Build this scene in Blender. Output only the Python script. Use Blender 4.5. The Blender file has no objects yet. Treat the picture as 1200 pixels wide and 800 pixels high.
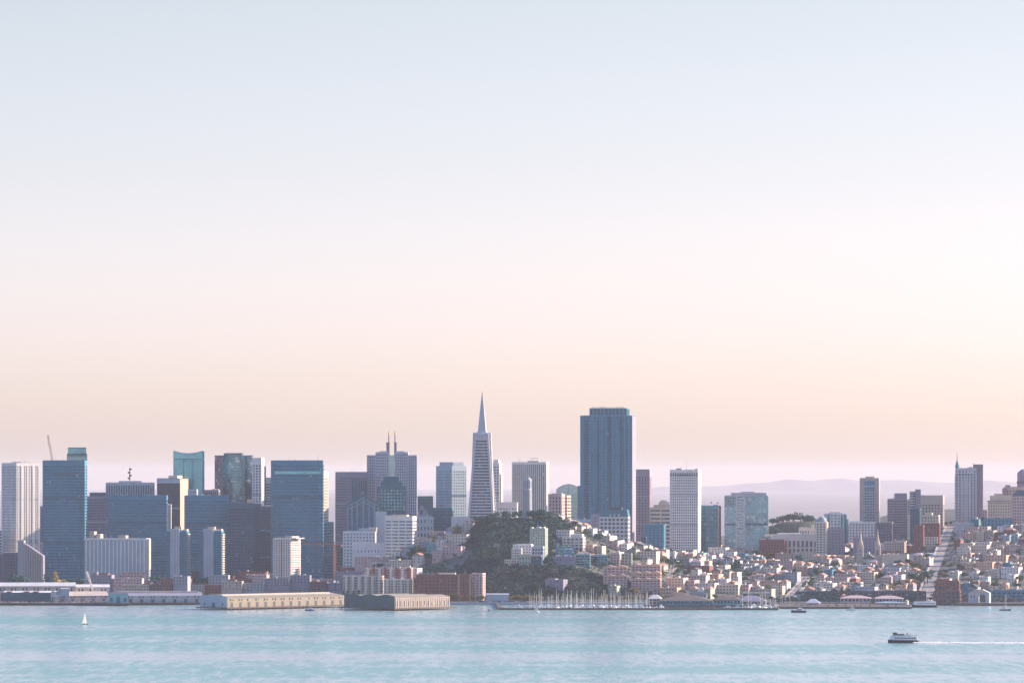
import bpy, math, random
from math import sin, cos, asin, atan2, radians, pi, sqrt, exp
from mathutils import noise as mnoise, Vector
R = random.Random(7)
sc = bpy.context.scene
COL = sc.collection
CAMH, F, HY = 151.0, 6000.0, 560.0      # eye height (m), focal length (px of a 1200 px wide picture), horizon row

def scl(Y): return Y / F
def wx(px, Y): return (px - 600.0) * Y / F
def wz(py, Y): return CAMH - (py - HY) * Y / F
def pxof(X, Y): return 600 + X * F / Y

def lerp_tab(tab, x):
    if x <= tab[0][0]: return tab[0][1]
    for (a, b), (c, d) in zip(tab, tab[1:]):
        if x <= c: return b + (d - b) * (x - a) / (c - a)
    return tab[-1][1]
def sstep(a, b, x):
    t = max(0.0, min(1.0, (x - a) / (b - a))); return t * t * (3 - 2 * t)

# ------------------------------------------------------------------ terrain
SHORE = 6110.0
RIDGE = [(-1500, 5), (380, 5), (430, 9), (520, 12), (600, 18), (700, 33), (800, 44), (870, 52), (950, 54), (1010, 52), (1050, 60), (1100, 80), (1150, 93), (1215, 99), (1260, 80), (1400, 35), (2200, 8)]
HPX = [(405, 0), (440, .32), (500, .62), (545, .85), (572, 1), (645, 1), (670, .86), (700, .64), (740, .46), (790, .24), (870, 0)]
HPY = [(6180, 0), (6236, .42), (6330, .60), (6470, 1), (6560, 1), (6750, .75), (7050, .25), (7300, 0)]
def hill_f(X, Y):
    if Y < 6180: return 0.0
    px = pxof(X, Y) + 6 * mnoise.noise((X * .012, Y * .012, 0)); Yn = Y + 14 * mnoise.noise((X * .02, 5, 2))
    return lerp_tab(HPX, px) * lerp_tab(HPY, Yn)
def veg_f(X, Y):
    """where the hill is wooded rather than built on"""
    px = pxof(X, Y) + 5 * mnoise.noise((X * .03, Y * .03, 9)); Yn = Y + 10 * mnoise.noise((X * .04, Y * .02, 6))
    if Y < 6172 or Y > 6700: return 0.0
    if 550 < px < 648: return 1.0
    if 648 <= px < 716 and Yn < 6258: return 1.0
    if 478 < px <= 550 and Yn < 6225 + (px - 478) * 2.7: return 1.0
    if 648 <= px < 668 and 6400 < Yn < 6560: return 1.0
    return 0.0
def ground(X, Y):
    if Y < SHORE: return -3.0
    px = pxof(X, min(Y, 7200))
    zr = lerp_tab(RIDGE, px)
    t = max(0.0, min(1.0, (Y - 6150) / 1050.0))
    z = 3 + (zr - 3) * t ** 0.95
    if Y > 8600: z = z + (4 - z) * sstep(8600, 10500, Y)
    z += 88 * hill_f(X, Y)
    z += 1.2 * mnoise.noise((X * .008, Y * .008, 3)) * min(1, (Y - SHORE) / 150)
    if Y > 11500: return -4.0
    return max(z, 2.6)

def G_(px, pyb, Y0=6150.0):
    # how far out the ground meets the sight line through column px, row pyb
    Y = Y0
    while Y < 7600 and HY + (CAMH - ground(wx(px, Y), Y)) / scl(Y) > pyb: Y += 4
    return Y

# ------------------------------------------------------------------ materials
MATS = {}
def nodes(m):
    m.use_nodes = True
    nt = m.node_tree; nt.nodes.clear()
    return nt, nt.nodes.new('ShaderNodeOutputMaterial')
def wallmat(name, c, var=0.16, rough=0.8, scale=0.09, spec=0.3):
    if name in MATS: return MATS[name]
    m = bpy.data.materials.new(name); nt, out = nodes(m)
    N, L = nt.nodes.new, nt.links.new
    b = N('ShaderNodeBsdfPrincipled'); b.inputs['Roughness'].default_value = rough
    b.inputs['Specular IOR Level'].default_value = spec
    tc = N('ShaderNodeTexCoord'); mp = N('ShaderNodeMapping'); mp.inputs['Scale'].default_value = (1, 1, .45)
    n1 = N('ShaderNodeTexNoise'); n1.inputs['Scale'].default_value = scale; n1.inputs['Detail'].default_value = 6; n1.inputs['Roughness'].default_value = .65
    n2 = N('ShaderNodeTexNoise'); n2.inputs['Scale'].default_value = scale * 9; n2.inputs['Detail'].default_value = 3
    oi = N('ShaderNodeObjectInfo')
    L(tc.outputs['Object'], mp.inputs[0]); L(mp.outputs[0], n1.inputs[0]); L(mp.outputs[0], n2.inputs[0])
    a = N('ShaderNodeMath'); a.operation = 'ADD'; L(n1.outputs[0], a.inputs[0]); L(n2.outputs[0], a.inputs[1])
    r = N('ShaderNodeMapRange'); r.inputs['From Min'].default_value = .6; r.inputs['From Max'].default_value = 1.4
    r.inputs['To Min'].default_value = 1 - var * 1.6; r.inputs['To Max'].default_value = 1 + var
    L(a.outputs[0], r.inputs[0])
    mx = N('ShaderNodeVectorMath'); mx.operation = 'SCALE'; mx.inputs[0].default_value = c[:3]
    L(r.outputs[0], mx.inputs['Scale']); L(mx.outputs[0], b.inputs['Base Color'])
    L(b.outputs[0], out.inputs[0]); MATS[name] = m; return m
def glassmat(name, c, var=0.5, rough=0.18, metal=0.45, cw=1.6, ch=3.9, lit=(.32, .38, .40), litp=0.02):
    """coated facade glass: panes differ (blinds, tilt); lit panes and broad reflections painted in as colour"""
    if name in MATS: return MATS[name]
    m = bpy.data.materials.new(name); nt, out = nodes(m)
    N, L = nt.nodes.new, nt.links.new
    b = N('ShaderNodeBsdfPrincipled'); b.inputs['Metallic'].default_value = metal
    tc = N('ShaderNodeTexCoord')
    dv = N('ShaderNodeVectorMath'); dv.operation = 'DIVIDE'; dv.inputs[1].default_value = (cw, cw, ch)
    fl = N('ShaderNodeVectorMath'); fl.operation = 'FLOOR'
    wn = N('ShaderNodeTexWhiteNoise'); wn.noise_dimensions = '3D'
    L(tc.outputs['Object'], dv.inputs[0]); L(dv.outputs[0], fl.inputs[0]); L(fl.outputs[0], wn.inputs[0])
    big = N('ShaderNodeTexNoise'); big.inputs['Scale'].default_value = .035; big.inputs['Detail'].default_value = 2  # slow tone drift, painted in as broad facade reflections
    L(tc.outputs['Object'], big.inputs[0])
    ad = N('ShaderNodeMath'); ad.operation = 'MULTIPLY_ADD'; L(wn.outputs[0], ad.inputs[0]); ad.inputs[1].default_value = .55; b2 = N('ShaderNodeMapRange'); b2.inputs['From Min'].default_value = .3; b2.inputs['From Max'].default_value = .7; b2.inputs['To Max'].default_value = 1.45; L(big.outputs[0], b2.inputs[0]); L(b2.outputs[0], ad.inputs[2])
    r = N('ShaderNodeMapRange'); r.inputs['From Max'].default_value = 2; r.inputs['To Min'].default_value = 1 - var; r.inputs['To Max'].default_value = 1 + var
    L(ad.outputs[0], r.inputs[0])
    s = N('ShaderNodeVectorMath'); s.operation = 'SCALE'; s.inputs[0].default_value = c[:3]; L(r.outputs[0], s.inputs['Scale'])
    gt = N('ShaderNodeMath'); gt.operation = 'GREATER_THAN'; gt.inputs[1].default_value = 1 - litp; L(wn.outputs[0], gt.inputs[0])
    mx = N('ShaderNodeMix'); mx.data_type = 'RGBA'; L(gt.outputs[0], mx.inputs[0]); L(s.outputs[0], mx.inputs[6]); mx.inputs[7].default_value = (*lit, 1)  # lit panes are only a paler base colour
    L(mx.outputs[2], b.inputs['Base Color'])
    rr = N('ShaderNodeMapRange'); rr.inputs['To Min'].default_value = rough * .6; rr.inputs['To Max'].default_value = rough * 1.8
    L(wn.outputs[0], rr.inputs[0]); L(rr.outputs[0], b.inputs['Roughness'])
    L(b.outputs[0], out.inputs[0]); MATS[name] = m; return m

W = dict(
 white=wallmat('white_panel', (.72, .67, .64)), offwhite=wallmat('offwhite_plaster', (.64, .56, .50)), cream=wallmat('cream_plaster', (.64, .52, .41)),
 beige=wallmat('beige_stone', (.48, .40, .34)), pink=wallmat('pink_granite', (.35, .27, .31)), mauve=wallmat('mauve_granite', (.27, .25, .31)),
 grey=wallmat('grey_concrete', (.33, .34, .37)), lgrey=wallmat('light_grey_concrete', (.46, .47, .51)), dgrey=wallmat('dark_grey_panel', (.10, .11, .13)),
 brick=wallmat('red_brick', (.25, .095, .085), .3), brown=wallmat('brown_brick', (.19, .11, .10), .3), rbrown=wallmat('red_granite', (.27, .21, .25)),
 blue=wallmat('blue_grey_panel', (.06, .23, .33)), dblue=wallmat('dark_blue_panel', (.05, .125, .185)), teal=wallmat('teal_panel', (.04, .16, .20)),
 sky=wallmat('pale_blue_paint', (.33, .41, .46)), aqua=wallmat('aqua_paint', (.15, .36, .40)), slate=wallmat('slate_roof', (.07, .10, .12)),
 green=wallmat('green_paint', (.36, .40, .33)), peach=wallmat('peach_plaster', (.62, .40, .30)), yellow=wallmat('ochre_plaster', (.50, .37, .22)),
 rose=wallmat('rose_plaster', (.55, .38, .36)), terra=wallmat('terracotta_tile', (.44, .24, .17)), tar=wallmat('tar_roof', (.16, .15, .155)),
 gravel=wallmat('gravel_roof', (.52, .45, .38)), roofw=wallmat('white_roof', (.70, .66, .62)), red=wallmat('red_paint', (.50, .05, .05)),
 tan=wallmat('tan_painted_timber', (.31, .26, .20)), quartz=wallmat('quartz_panel', (.50, .48, .48)), shingle=wallmat('brown_shingle', (.16, .12, .105), .3), steel=wallmat('painted_steel', (.33, .33, .36)), dark=wallmat('dark_steel', (.035, .03, .035)), orange=wallmat('orange_steel', (.55, .16, .07)),
 wood=wallmat('weathered_timber', (.12, .09, .075)), dgreen=wallmat('dark_green_paint', (.05, .11, .11)), gold=wallmat('gold_finial', (.7, .42, .08), rough=.35),
 bark=wallmat('tree_bark', (.08, .06, .045)), rock=wallmat('cliff_rock', (.17, .13, .13), .35), hull=wallmat('dark_hull_paint', (.025, .02, .04)),
 sail=wallmat('sail_cloth', (.8, .74, .66), .05), gel=wallmat('white_gelcoat', (.75, .73, .70), .06, .3), navy=wallmat('navy_canvas', (.03, .07, .16)),
 violet=wallmat('violet_brick', (.15, .145, .20), .25),
)
G = dict(
 blue=glassmat('blue_glass', (.03, .13, .21), .35, metal=.3), dark=glassmat('dark_glass', (.015, .035, .075), metal=.15), teal=glassmat('teal_glass', (.17, .46, .54), .3, .10, .7),
 pale=glassmat('pale_glass', (.34, .48, .52), .25, .12, .75), bronze=glassmat('bronze_glass', (.09, .075, .11), metal=.35), deep=glassmat('deep_blue_glass', (.025, .10, .165), .4, metal=.3),
 mix=glassmat('reflective_blue_glass', (.14, .27, .34), .8, .08, .8, 3.0, 4.0, (.42, .52, .54), .10),
 win=glassmat('window_glass', (.03, .045, .08), .5, .2, .15, 2.0, 3.0, (.40, .38, .36), .08),
)

# ------------------------------------------------------------------ mesh building
class MB:
    def __init__(s): s.v = []; s.f = []; s.m = []; s.mi = 0
    def box(s, x0, x1, y0, y1, z0, z1):
        o = len(s.v)
        s.v += [(x0, y0, z0), (x1, y0, z0), (x1, y1, z0), (x0, y1, z0), (x0, y0, z1), (x1, y0, z1), (x1, y1, z1), (x0, y1, z1)]
        s.f += [(o, o+3, o+2, o+1), (o+4, o+5, o+6, o+7), (o, o+1, o+5, o+4), (o+1, o+2, o+6, o+5), (o+2, o+3, o+7, o+6), (o+3, o, o+4, o+7)]
        return s
    def loft(s, rings, caps=True):
        """rings: list of lists of (x,y,z), same count, counter-clockwise from above, bottom to top"""
        o = len(s.v); n = len(rings[0])
        for r in rings: s.v += [tuple(p) for p in r]
        for k in range(len(rings) - 1):
            for i in range(n):
                a, b = o + k*n + i, o + k*n + (i+1) % n
                s.f.append((a, b, b + n, a + n))
        if caps:
            s.f.append(tuple(o + i for i in reversed(range(n))))
            s.f.append(tuple(o + (len(rings)-1)*n + i for i in range(n)))
        return s
    def prism(s, poly, z0, z1): return s.loft([[(x, y, z0) for x, y in poly], [(x, y, z1) for x, y in poly]])
    def slab(s, prof, y0, y1):
        """profile in XZ (counter-clockwise seen from -Y), extruded y0..y1"""
        n = len(prof); o = len(s.v)
        s.v += [(x, y0, z) for x, z in prof] + [(x, y1, z) for x, z in prof]
        s.f.append(tuple(o + i for i in range(n))); s.f.append(tuple(o + n + i for i in reversed(range(n))))
        for i in range(n):
            j = (i+1) % n; s.f.append((o+i, o+n+i, o+n+j, o+j))
        return s
    def cyl(s, cx, cy, z0, z1, r0, r1=None, n=12):
        r1 = r0 if r1 is None else r1
        c = [(cos(2*pi*i/n), sin(2*pi*i/n)) for i in range(n)]
        return s.loft([[(cx+r0*a, cy+r0*b, z0) for a, b in c], [(cx+r1*a, cy+r1*b, z1) for a, b in c]])
    def lathe(s, cx, cy, prof, n=14):
        c = [(cos(2*pi*i/n), sin(2*pi*i/n)) for i in range(n)]
        return s.loft([[(cx+r*a, cy+r*b, z) for a, b in c] for r, z in prof])
    def bar(s, p, q, r, n=5):
        p, q = Vector(p), Vector(q); d = (q - p).normalized()
        u = d.orthogonal().normalized(); w = d.cross(u)
        return s.loft([[tuple(c + (u*cos(2*pi*i/n) + w*sin(2*pi*i/n))*r) for i in range(n)] for c in (p, q)])
    def mesh(s, name, mat):
        me = bpy.data.meshes.new(name); me.from_pydata(s.v, [], s.f); me.materials.append(mat); me.update(); return me
    def build(s, name, mat, parent=None, me=None):
        o = bpy.data.objects.new(name, me or s.mesh(name, mat)); COL.objects.link(o)
        if parent: o.parent = parent
        return o

def tag(o, label=None, cat=None, group=None, kind=None):
    for k, v in (('label', label), ('category', cat), ('group', group), ('kind', kind)):
        if v: o[k] = v
    return o
def empty(name, loc, rz=0, **kw):
    o = bpy.data.objects.new(name, None); COL.objects.link(o); o.location = loc; o.rotation_euler[2] = rz
    o.empty_display_size = 2
    return tag(o, **kw)
KIDS = {}
def copy_tree(o, kids=None):
    """kids: {name: [children]}: the thing, its parts and their sub-parts"""
    c = o.copy(); COL.objects.link(c)
    for ch in o.children:
        d = copy_tree(ch); d.parent = c
    return c
OCC = []          # occupied footprints (X, Y, r)
def occupy(X, Y, r): OCC.append((X, Y, r))
def free(X, Y, r): return all((X-a)**2 + (Y-b)**2 > (r+c)**2 for a, b, c in OCC)

# ------------------------------------------------------------------ facade
def facade(w, d, z0, z1, st, wall, glass, root, plain_top=0.0, plain_bot=0.0, sub=None, x0=None, names=('facade', 'glazing')):
    """front face at y=0 centred on x=0, depth to +y. st=(floor pitch, spandrel fraction, bay width, pier fraction)"""
    fp, sf, bw, pf = st
    xa = -w/2 if x0 is None else x0; xb = xa + w
    e = .45
    fr = MB()
    zt = z1 - plain_top
    if plain_top > 0: fr.box(xa-.08, xb+.08, -.08, d+.08, zt, z1)
    else: fr.box(xa-.05, xb+.05, -.05, d+.05, z1-.9, z1)
    if plain_bot > 0: fr.box(xa-.06, xb+.06, -.06, d+.06, z0-4, z0+plain_bot)
    n = max(1, int(round((zt - z0 - plain_bot) / fp))); fp = (zt - z0 - plain_bot) / n
    if sf > 0:
        for i in range(n):
            za = z0 + plain_bot + i*fp
            fr.box(xa, xb, 0, d, za, za + fp*sf)
    if pf > 0:
        for (L, along) in ((w, 0), (d, 1)):
            k = max(1, int(round(L / bw))); b = L / k; pw = b*pf
            for i in range(k+1):
                c = i*b
                a0, a1 = max(0, c-pw/2), min(L, c+pw/2)
                if i == 0: a1 = pw*.75
                if i == k: a0 = L - pw*.75
                if along == 0:
                    for y in ((-.12, e+.02), (d-e-.02, d+.12)): fr.box(xa+a0, xa+a1, y[0], y[1], z0-4, zt+.02)
                else:
                    for x in ((xa-.12, xa+e+.02), (xb-e-.02, xb+.12)): fr.box(x[0], x[1], a0+.01, a1-.01, z0-4, zt+.02)
    f = fr.build(names[0], wall, root)
    g = MB().box(xa+e, xb-e, e, d-e, z0-4, z1-.5).build(names[1], glass, root)
    return f, g

def site(x0, x1, Y, b, d):
    """where a rectangular building stands whose near corner is Y metres out and whose outline spans px x0..x1"""
    s = scl(Y); rel = asin(max(-.95, min(.95, b*s/d)))
    th = (600 - (x0+x1)/2) / F - rel
    w = (x1 - x0 - abs(b)) * s / cos(rel)
    if b >= 0: cx, cy = wx(x0, Y) + w/2*cos(th), Y + w/2*sin(th)
    else: cx, cy = wx(x1, Y) - w/2*cos(th), Y - w/2*sin(th)
    mx, my = cx - d/2*sin(th), cy + d/2*cos(th)
    return cx, cy, th, w, mx, my, cos(rel)
class Tower: pass
def T(name, label, cat, x0, x1, yt, Y, b, d, st, wall, glass, ptop=0, pbot=0, pents=(), masts=(), group=None, roofm=None):
    cx, cy, th, w, mx, my, cr = site(x0, x1, Y, b, d)
    zb = min(ground(cx, cy), ground(mx, my)); s = scl(Y)
    root = empty(name, (cx, cy, zb), th, label=label, cat=cat, group=group)
    t = Tower(); t.root, t.w, t.d, t.s, t.zb, t.Y = root, w, d, s, zb, Y
    t.h = wz(yt, Y) - zb
    t.lx = (lambda px: -w/2 + (px - x0) * s / cr) if b >= 0 else (lambda px: -w/2 + (px - x0) / (x1 - x0) * w)
    t.lz = lambda py: wz(py, Y) - zb
    facade(w, d, 0, t.h, st, W[wall], G[glass], root, ptop, pbot)
    pm = MB()
    ph = 1.0
    for (a, c, y0, y1) in ((-w/2, w/2, 0, .4), (-w/2, w/2, d-.4, d), (-w/2, -w/2+.4, .4, d-.4), (w/2-.4, w/2, .4, d-.4)): pm.box(a, c, y0, y1, t.h+.003, t.h+ph)
    pm.build('parapet', W[wall], root)
    MB().box(-w/2+.5, w/2-.5, .5, d-.5, t.h+.002, t.h+.15).build('roof', W[roofm or 'gravel'], root)
    for k_ in ((.36, .71) if t.h > 105 else (.5,) if t.h > 75 else ()):
        zb_ = round(t.h*k_/st[0])*st[0]
        if st[1] > .1 and st[0] < 9:
            MB().box(-w/2-.02, w/2+.02, -.2, d+.2, zb_, zb_+st[0]*.62).build('louvre_band', W['dblue' if wall in ('blue', 'sky', 'teal', 'dblue') else 'grey'], root)
    if w > 22:
        for _ in range(R.randint(1, 4)):
            px_, hh_ = R.uniform(-w*.42, w*.42), R.uniform(2.5, 7)
            MB().cyl(px_, d*R.uniform(.2, .8), t.h+.152, t.h+hh_, .22, .12, 5).build('whip_antenna', W['steel'], root)
        MB().bar((-w*.45, .9, t.h+1.9), (w*.45, .9, t.h+1.9), .09, 4).build('roof_rail', W['steel'], root)
    z = t.h
    for p in pents:
        a, c, yy, m = p[:4]; y0, y1 = (p[4], p[5]) if len(p) > 4 else (.15, .75)
        zt = t.lz(yy)
        q = MB().box(t.lx(a), t.lx(c), d*y0, d*y1, z+.15, zt)
        nb = max(2, int((c-a)*s/5))
        for i in range(nb): 
            xx = t.lx(a) + (t.lx(c)-t.lx(a))*(i+.2)/nb
            q.box(xx, xx+1.6, d*y0-.15, d*y0-.002, z+.2, zt-1)
        q.build('penthouse', W[m], root)
    if pents == () and w > 18:
        for i in range(R.randint(2, 4)):
            a = R.uniform(-w*.4, w*.3); MB().box(a, a+R.uniform(2, 5), d*.3+i*3.2, d*.3+i*3.2+2.8, t.h+.152, t.h+R.uniform(1.5, 2.8)).build('rooftop_unit', W['lgrey'], root)
    for (px, yy, r, m) in masts:
        q = MB(); x = t.lx(px); q.cyl(x, d*.4, t.h, t.h+(t.lz(yy)-t.h)*.55, r, r, 6).cyl(x, d*.4, t.h+(t.lz(yy)-t.h)*.55+.01, t.lz(yy), r*.55, r*.3, 6)
        q.build('antenna', W[m], root)
    occupy(mx, my, max(8, min(w, d)*.5)); 
    if w > 1.6*d:
        for k in (-.33, .33): occupy(cx + cos(th)*w*k - sin(th)*d/2, cy + sin(th)*w*k + cos(th)*d/2, d*.5)
    return t
HAZEC = (.80, .79, .865, 1); HAZED = 1.4e-5; SKYD = 1.3; SKYS = .12; SUNE = 5.0; EXPO = 1.04
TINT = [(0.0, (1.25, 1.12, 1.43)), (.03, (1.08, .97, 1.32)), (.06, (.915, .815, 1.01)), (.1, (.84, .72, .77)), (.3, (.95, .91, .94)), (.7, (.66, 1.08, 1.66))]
# ------------------------------------------------------------------ downtown towers, left to right
def local_box(t, name, mat, a, c, y0, y1, z0, z1): return MB().box(a, c, y0, y1, z0, z1).build(name, mat, t.root)
OT = 'office tower'
T('office_tower', 'white office block cropped by the left edge of the picture', OT, -38, 2.5, 622, 6900, 0, 40, (4, .5, 4, .2), 'white', 'dark')
t = T('office_tower', 'tall white gridded office tower with square windows at the far left', OT, 2, 46, 543, 6950, -17.5, 45, (3.75, .42, 3.6, .42), 'white', 'dark', 3.5, 0, [(15, 31, 541, 'beige')], [(29, 538.5, .8, 'steel')])
# the wide bays of its broad face
q = MB()
for i in range(1, 5): q.box(-t.w/2 + t.w*i/4 - 1.5*1.2, -t.w/2 + t.w*i/4 + 1.5*.6, -.5, -.13, 0, t.h-3.6)
q.build('pier', W['white'], t.root)
T('office_tower', 'slim mauve tower in the gap beside the tall white gridded tower', OT, 43, 60, 594, 7300, 0, 30, (3.8, .4, 3, .4), 'mauve', 'dark')
t = T('office_tower', 'broad blue banded office tower below the leaning crane boom', OT, 50, 102, 540, 6800, 3, 38, (3.95, .42, 26, .03), 'blue', 'blue', 6.5, 0, [(57, 76, 539, 'steel')])
local_box(t, 'vertical_reveal', W['dblue'], t.lx(94), t.lx(95.2), -.35, -.16, 0, t.h*.86)
local_box(t, 'louvre_band', W['dblue'], t.lx(63), t.lx(84), -.35, -.16, t.h-18, t.h-15.5)
local_box(t, 'corner_lamp_box', W['white'], t.lx(98.6), t.lx(99.8), -.6, -.2, t.h-16, t.h-13)
t = T('glass_tower', 'teal glass tower with a stepped crown peeking over the blue banded tower', 'glass tower', 78.5, 102, 532, 7400, 0, 34, (4, .12, 2.6, .1), 'teal', 'pale')
facade(t.w*.9, t.d*.9, t.h, t.lz(524), (8, .08, 4, .05), W['teal'], G['teal'], t.root, 1, names=('crown_frame', 'crown_glass'))
T('office_tower', 'pale mauve tower with a dark blue cap between two blue banded towers', OT, 102, 127, 582, 7150, 0, 34, (3.8, .35, 2.7, .5), 'mauve', 'dark', 3, 0, [(105, 124, 576.8, 'dblue', .05, .9)], [(110, 575, .4, 'steel')])
t = T('office_tower', 'grey finned tower carrying a dark stacked dish mast', OT, 124, 181, 566, 7200, 0, 40, (24, .16, 3.4, .38), 'lgrey', 'deep', 3, 0, [(139, 166, 563.2, 'lgrey', .1, .8)])
r = t.root; q = MB(); x = t.lx(152)
q.cyl(x, 12, t.h, t.lz(548), .8, .5, 8)
q.build('mast', W['dark'], r)
for k, zz in enumerate((549.5, 553.5, 557, 560)):
    MB().lathe(x + (-.9 if k % 2 else .9), 11, [(.4, t.lz(zz)-1.3), (1.9, t.lz(zz)-1), (1.9, t.lz(zz)+1), (.4, t.lz(zz)+1.3)], 10).build('dish_drum', W['dark'], r)
t = T('office_tower', 'blue banded slab with lit stub piers at its stepped right end', OT, 126.5, 196.5, 581, 6850, 1.5, 30, (4.1, .45, 40, .02), 'blue', 'blue', 5.5)
for (a, c, y0) in ((196.6, 198.2, 590), (199.2, 201, 590.5)): local_box(t, 'end_pier', W['offwhite'], t.lx(a)-1, t.lx(c)-1, 4, 14, -4, t.lz(y0))  # off-white colour paints the sunlit slivers of the stepped end
t = T('office_tower', 'dark fronted tower with a peach sunlit side wall and pale cap', OT, 184, 220, 561, 7000, 9.5, 34, (4, .3, 1.7, .55), 'dgrey', 'dark', 5.8, 0, [(196, 206.5, 557, 'cream')], [(197, 551, .35, 'steel')])
MB().box(t.w/2+.15, t.w/2+.75, .2, t.d-.2, -4, t.h-.3).build('sunlit_side_paint', W['peach'], t.root)  # peach panel paints sunlight onto the tower's right side
MB().box(-t.w/2-.1, t.w/2+.1, -.6, -.2, t.h-5.8, t.h+.4).build('cap_band', W['lgrey'], t.root)
# glass tower with a curved parapet
cx, cy, th, w, mx, my, cr = site(203.5, 239.5, 7100, 2, 40)
zb = ground(cx, cy); s = scl(7100); h = wz(528, 7100) - zb
root = empty('glass_tower', (cx, cy, zb), th, label='bright teal glass tower with a swooping concave roofline', cat='glass tower'); t = Tower(); t.root = root
facade(w, 40, 0, h-11, (4, .06, 3.2, .06), W['teal'], G['teal'], root, 0)
n = 14; top = [(-w/2 + w*i/n, h - 3.6*(1-((2*i/n-1)**2))) for i in range(n+1)]
MB().slab([(-w/2, h-11), (w/2, h-11)] + top[::-1], 0, .8).build('screen_wall', G['teal'], root)
MB().slab([(-w/2, h-11), (w/2, h-11)] + top[::-1], 39.2, 40).build('screen_wall', G['teal'], root)
q = MB()
for a, b2 in zip(top, top[1:]): q.bar((a[0], -.2, a[1]), (b2[0], -.2, b2[1]), .5, 4)
for xx in (-w/2, w/2): q.box(xx-.35, xx+.35, -.3, .3, 0, h)
q.build('roof_rim', W['blue'], root)
MB().box(-w*.17, -w*.15, -.25, -.07, 0, h-14).box(w*.15, w*.17, -.25, -.07, 0, h-14).box(-w*.17, w*.17, -.25, -.072, h-14, h-13.2).build('vertical_reveal', W['blue'], root)
occupy(mx, my, 25)
T('podium_block', 'low pale roof block with one lit edge below the teal glass tower', 'office block', 220, 232, 574, 6950, 1.6, 14, (4, .6, 3, .6), 'lgrey', 'dark', 2, 0, ())
T('podium_block', 'low colonnaded link block between the teal and dark glass towers', 'office block', 239, 258, 574.5, 7050, 2, 16, (12, .2, 3, .4), 'mauve', 'dark', 2, 0, ())
T('office_tower', 'wide blue banded slab beneath the teal glass tower', OT, 216, 268.5, 581, 6780, 0, 30, (4.1, .46, 40, .02), 'blue', 'blue', 6.5)
T('office_tower', 'dark slate glass block with a lit rooftop box joined to a blue slab', OT, 267.5, 297, 590, 6740, 0, 32, (4.2, .35, 4, .18), 'dblue', 'dark', 6, 0, [(289.5, 296, 584.8, 'peach', .02, .5)])
# faceted dark glass tower
def faceted(name, label, pts, yts, Y, dep, mats, frame):
    """plan made of flat facets: pts = px of the facet edges with their set-backs in metres"""
    s = scl(Y); xc = wx((pts[0][0]+pts[-1][0])/2, Y); zb = ground(xc, Y)
    root = empty(name, (xc, Y, zb), 0, label=label, cat='glass tower')
    for i in range(len(pts)-1):
        (a, ya), (c, yc) = pts[i], pts[i+1]
        xa, xb = wx(a, Y)-xc, wx(c, Y)-xc; h = wz(yts[i], Y)-zb
        eps = .15
        MB().prism([(xa+eps, ya), (xb-eps, yc), (xb-eps, dep), (xa+eps, dep)], -4, h).build('facet', mats[i], root)
        q = MB(); L = sqrt((xb-xa)**2+(yc-ya)**2); k = max(2, int(h/4))
        for j in range(k):
            z = h*j/k
            q.prism([(xa, ya-.18), (xb, yc-.18), (xb, yc+.3), (xa, ya+.3)], z, z+.55)
        q.prism([(xa-.1, ya-.25), (xb+.1, yc-.25), (xb+.1, dep), (xa-.1, dep)], h+.004, h+1.2)
        q.build('spandrel', frame, root)
    occupy(xc, Y+dep/2, dep*.6); t = Tower(); t.root, t.s, t.Y, t.zb = root, s, Y, zb; t.lx = lambda p: wx(p, Y)-xc; t.lz = lambda p: wz(p, Y)-zb
    return t
t = faceted('glass_tower', 'dark faceted glass tower with a raised octagonal middle beside white tower', [(251, 9), (262, 3), (284, 0), (289, 4), (295.5, 5)], [534.3, 531.8, 534.2, 534.2], 7200, 42, [G['bronze'], G['mix'], G['deep'], G['mix']], W['dblue'])
q = MB()
for i in range(7): x = t.lx(264+i*3); q.bar((x, 8, t.lz(531.8)), (x+1.2, 8, t.lz(530.2)), .3, 4)
q.bar((t.lx(264), 8.5, t.lz(530.6)), (t.lx(283), 8.5, t.lz(530.6)), .2, 4); q.build('rooftop_rail', W['steel'], t.root)
T('office_tower', 'white tower with a regular grid of dark windows beside dark faceted tower', OT, 295.5, 309.5, 537, 7120, 3.2, 30, (3.8, .45, 3.9, .45), 'white', 'dark', 9, 0, ())
T('office_tower', 'dark strip added as the shaded edge of the white gridded tower', OT, 305, 311.5, 547, 7180, 0, 20, (3.8, .3, 3, .3), 'dblue', 'dark', 2, 0, ())  # dark block added to draw the white tower's shaded edge
T('office_tower', 'grey banded tower rising behind the big blue slab', OT, 308, 320, 560, 7240, 0, 30, (3.9, .5, 20, .03), 'lgrey', 'dark', 8, 0, ())
T('office_tower', 'dim blue gabled tower in front of the white gridded tower', OT, 297, 306.5, 591, 6900, 0, 25, (3.9, .4, 3, .3), 'dblue', 'dark', 3, 0, ())
T('office_tower', 'dusky purple tower with a sunlit roof edge beside the big blue slab', OT, 305, 319, 594, 6840, 0, 30, (4, .45, 3.2, .45), 'violet', 'dark', 4, 0, ((306, 318, 592, 'cream', 0, .9),))  # cream rooftop box added to paint the sunlit roof edge
t = T('office_tower', 'largest blue banded slab with a faint antenna on its flat roof', OT, 317.5, 379.5, 540, 6760, 1.2, 32, (4.3, .44, 60, .02), 'blue', 'blue', 5.5, 0, [(322, 376, 539.2, 'dblue', .1, .9)], [(372, 530, .25, 'steel'), (345.5, 537.8, 1, 'steel')])
for px in (328, 369.5): local_box(t, 'vertical_reveal', W['dblue'], t.lx(px), t.lx(px+.9), -.35, -.16, 0, t.h*.62)
local_box(t, 'tinted_window_band', G['teal'], t.lx(322), t.lx(376), -.3, -.14, t.h-17, t.h-13.5)
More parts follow.
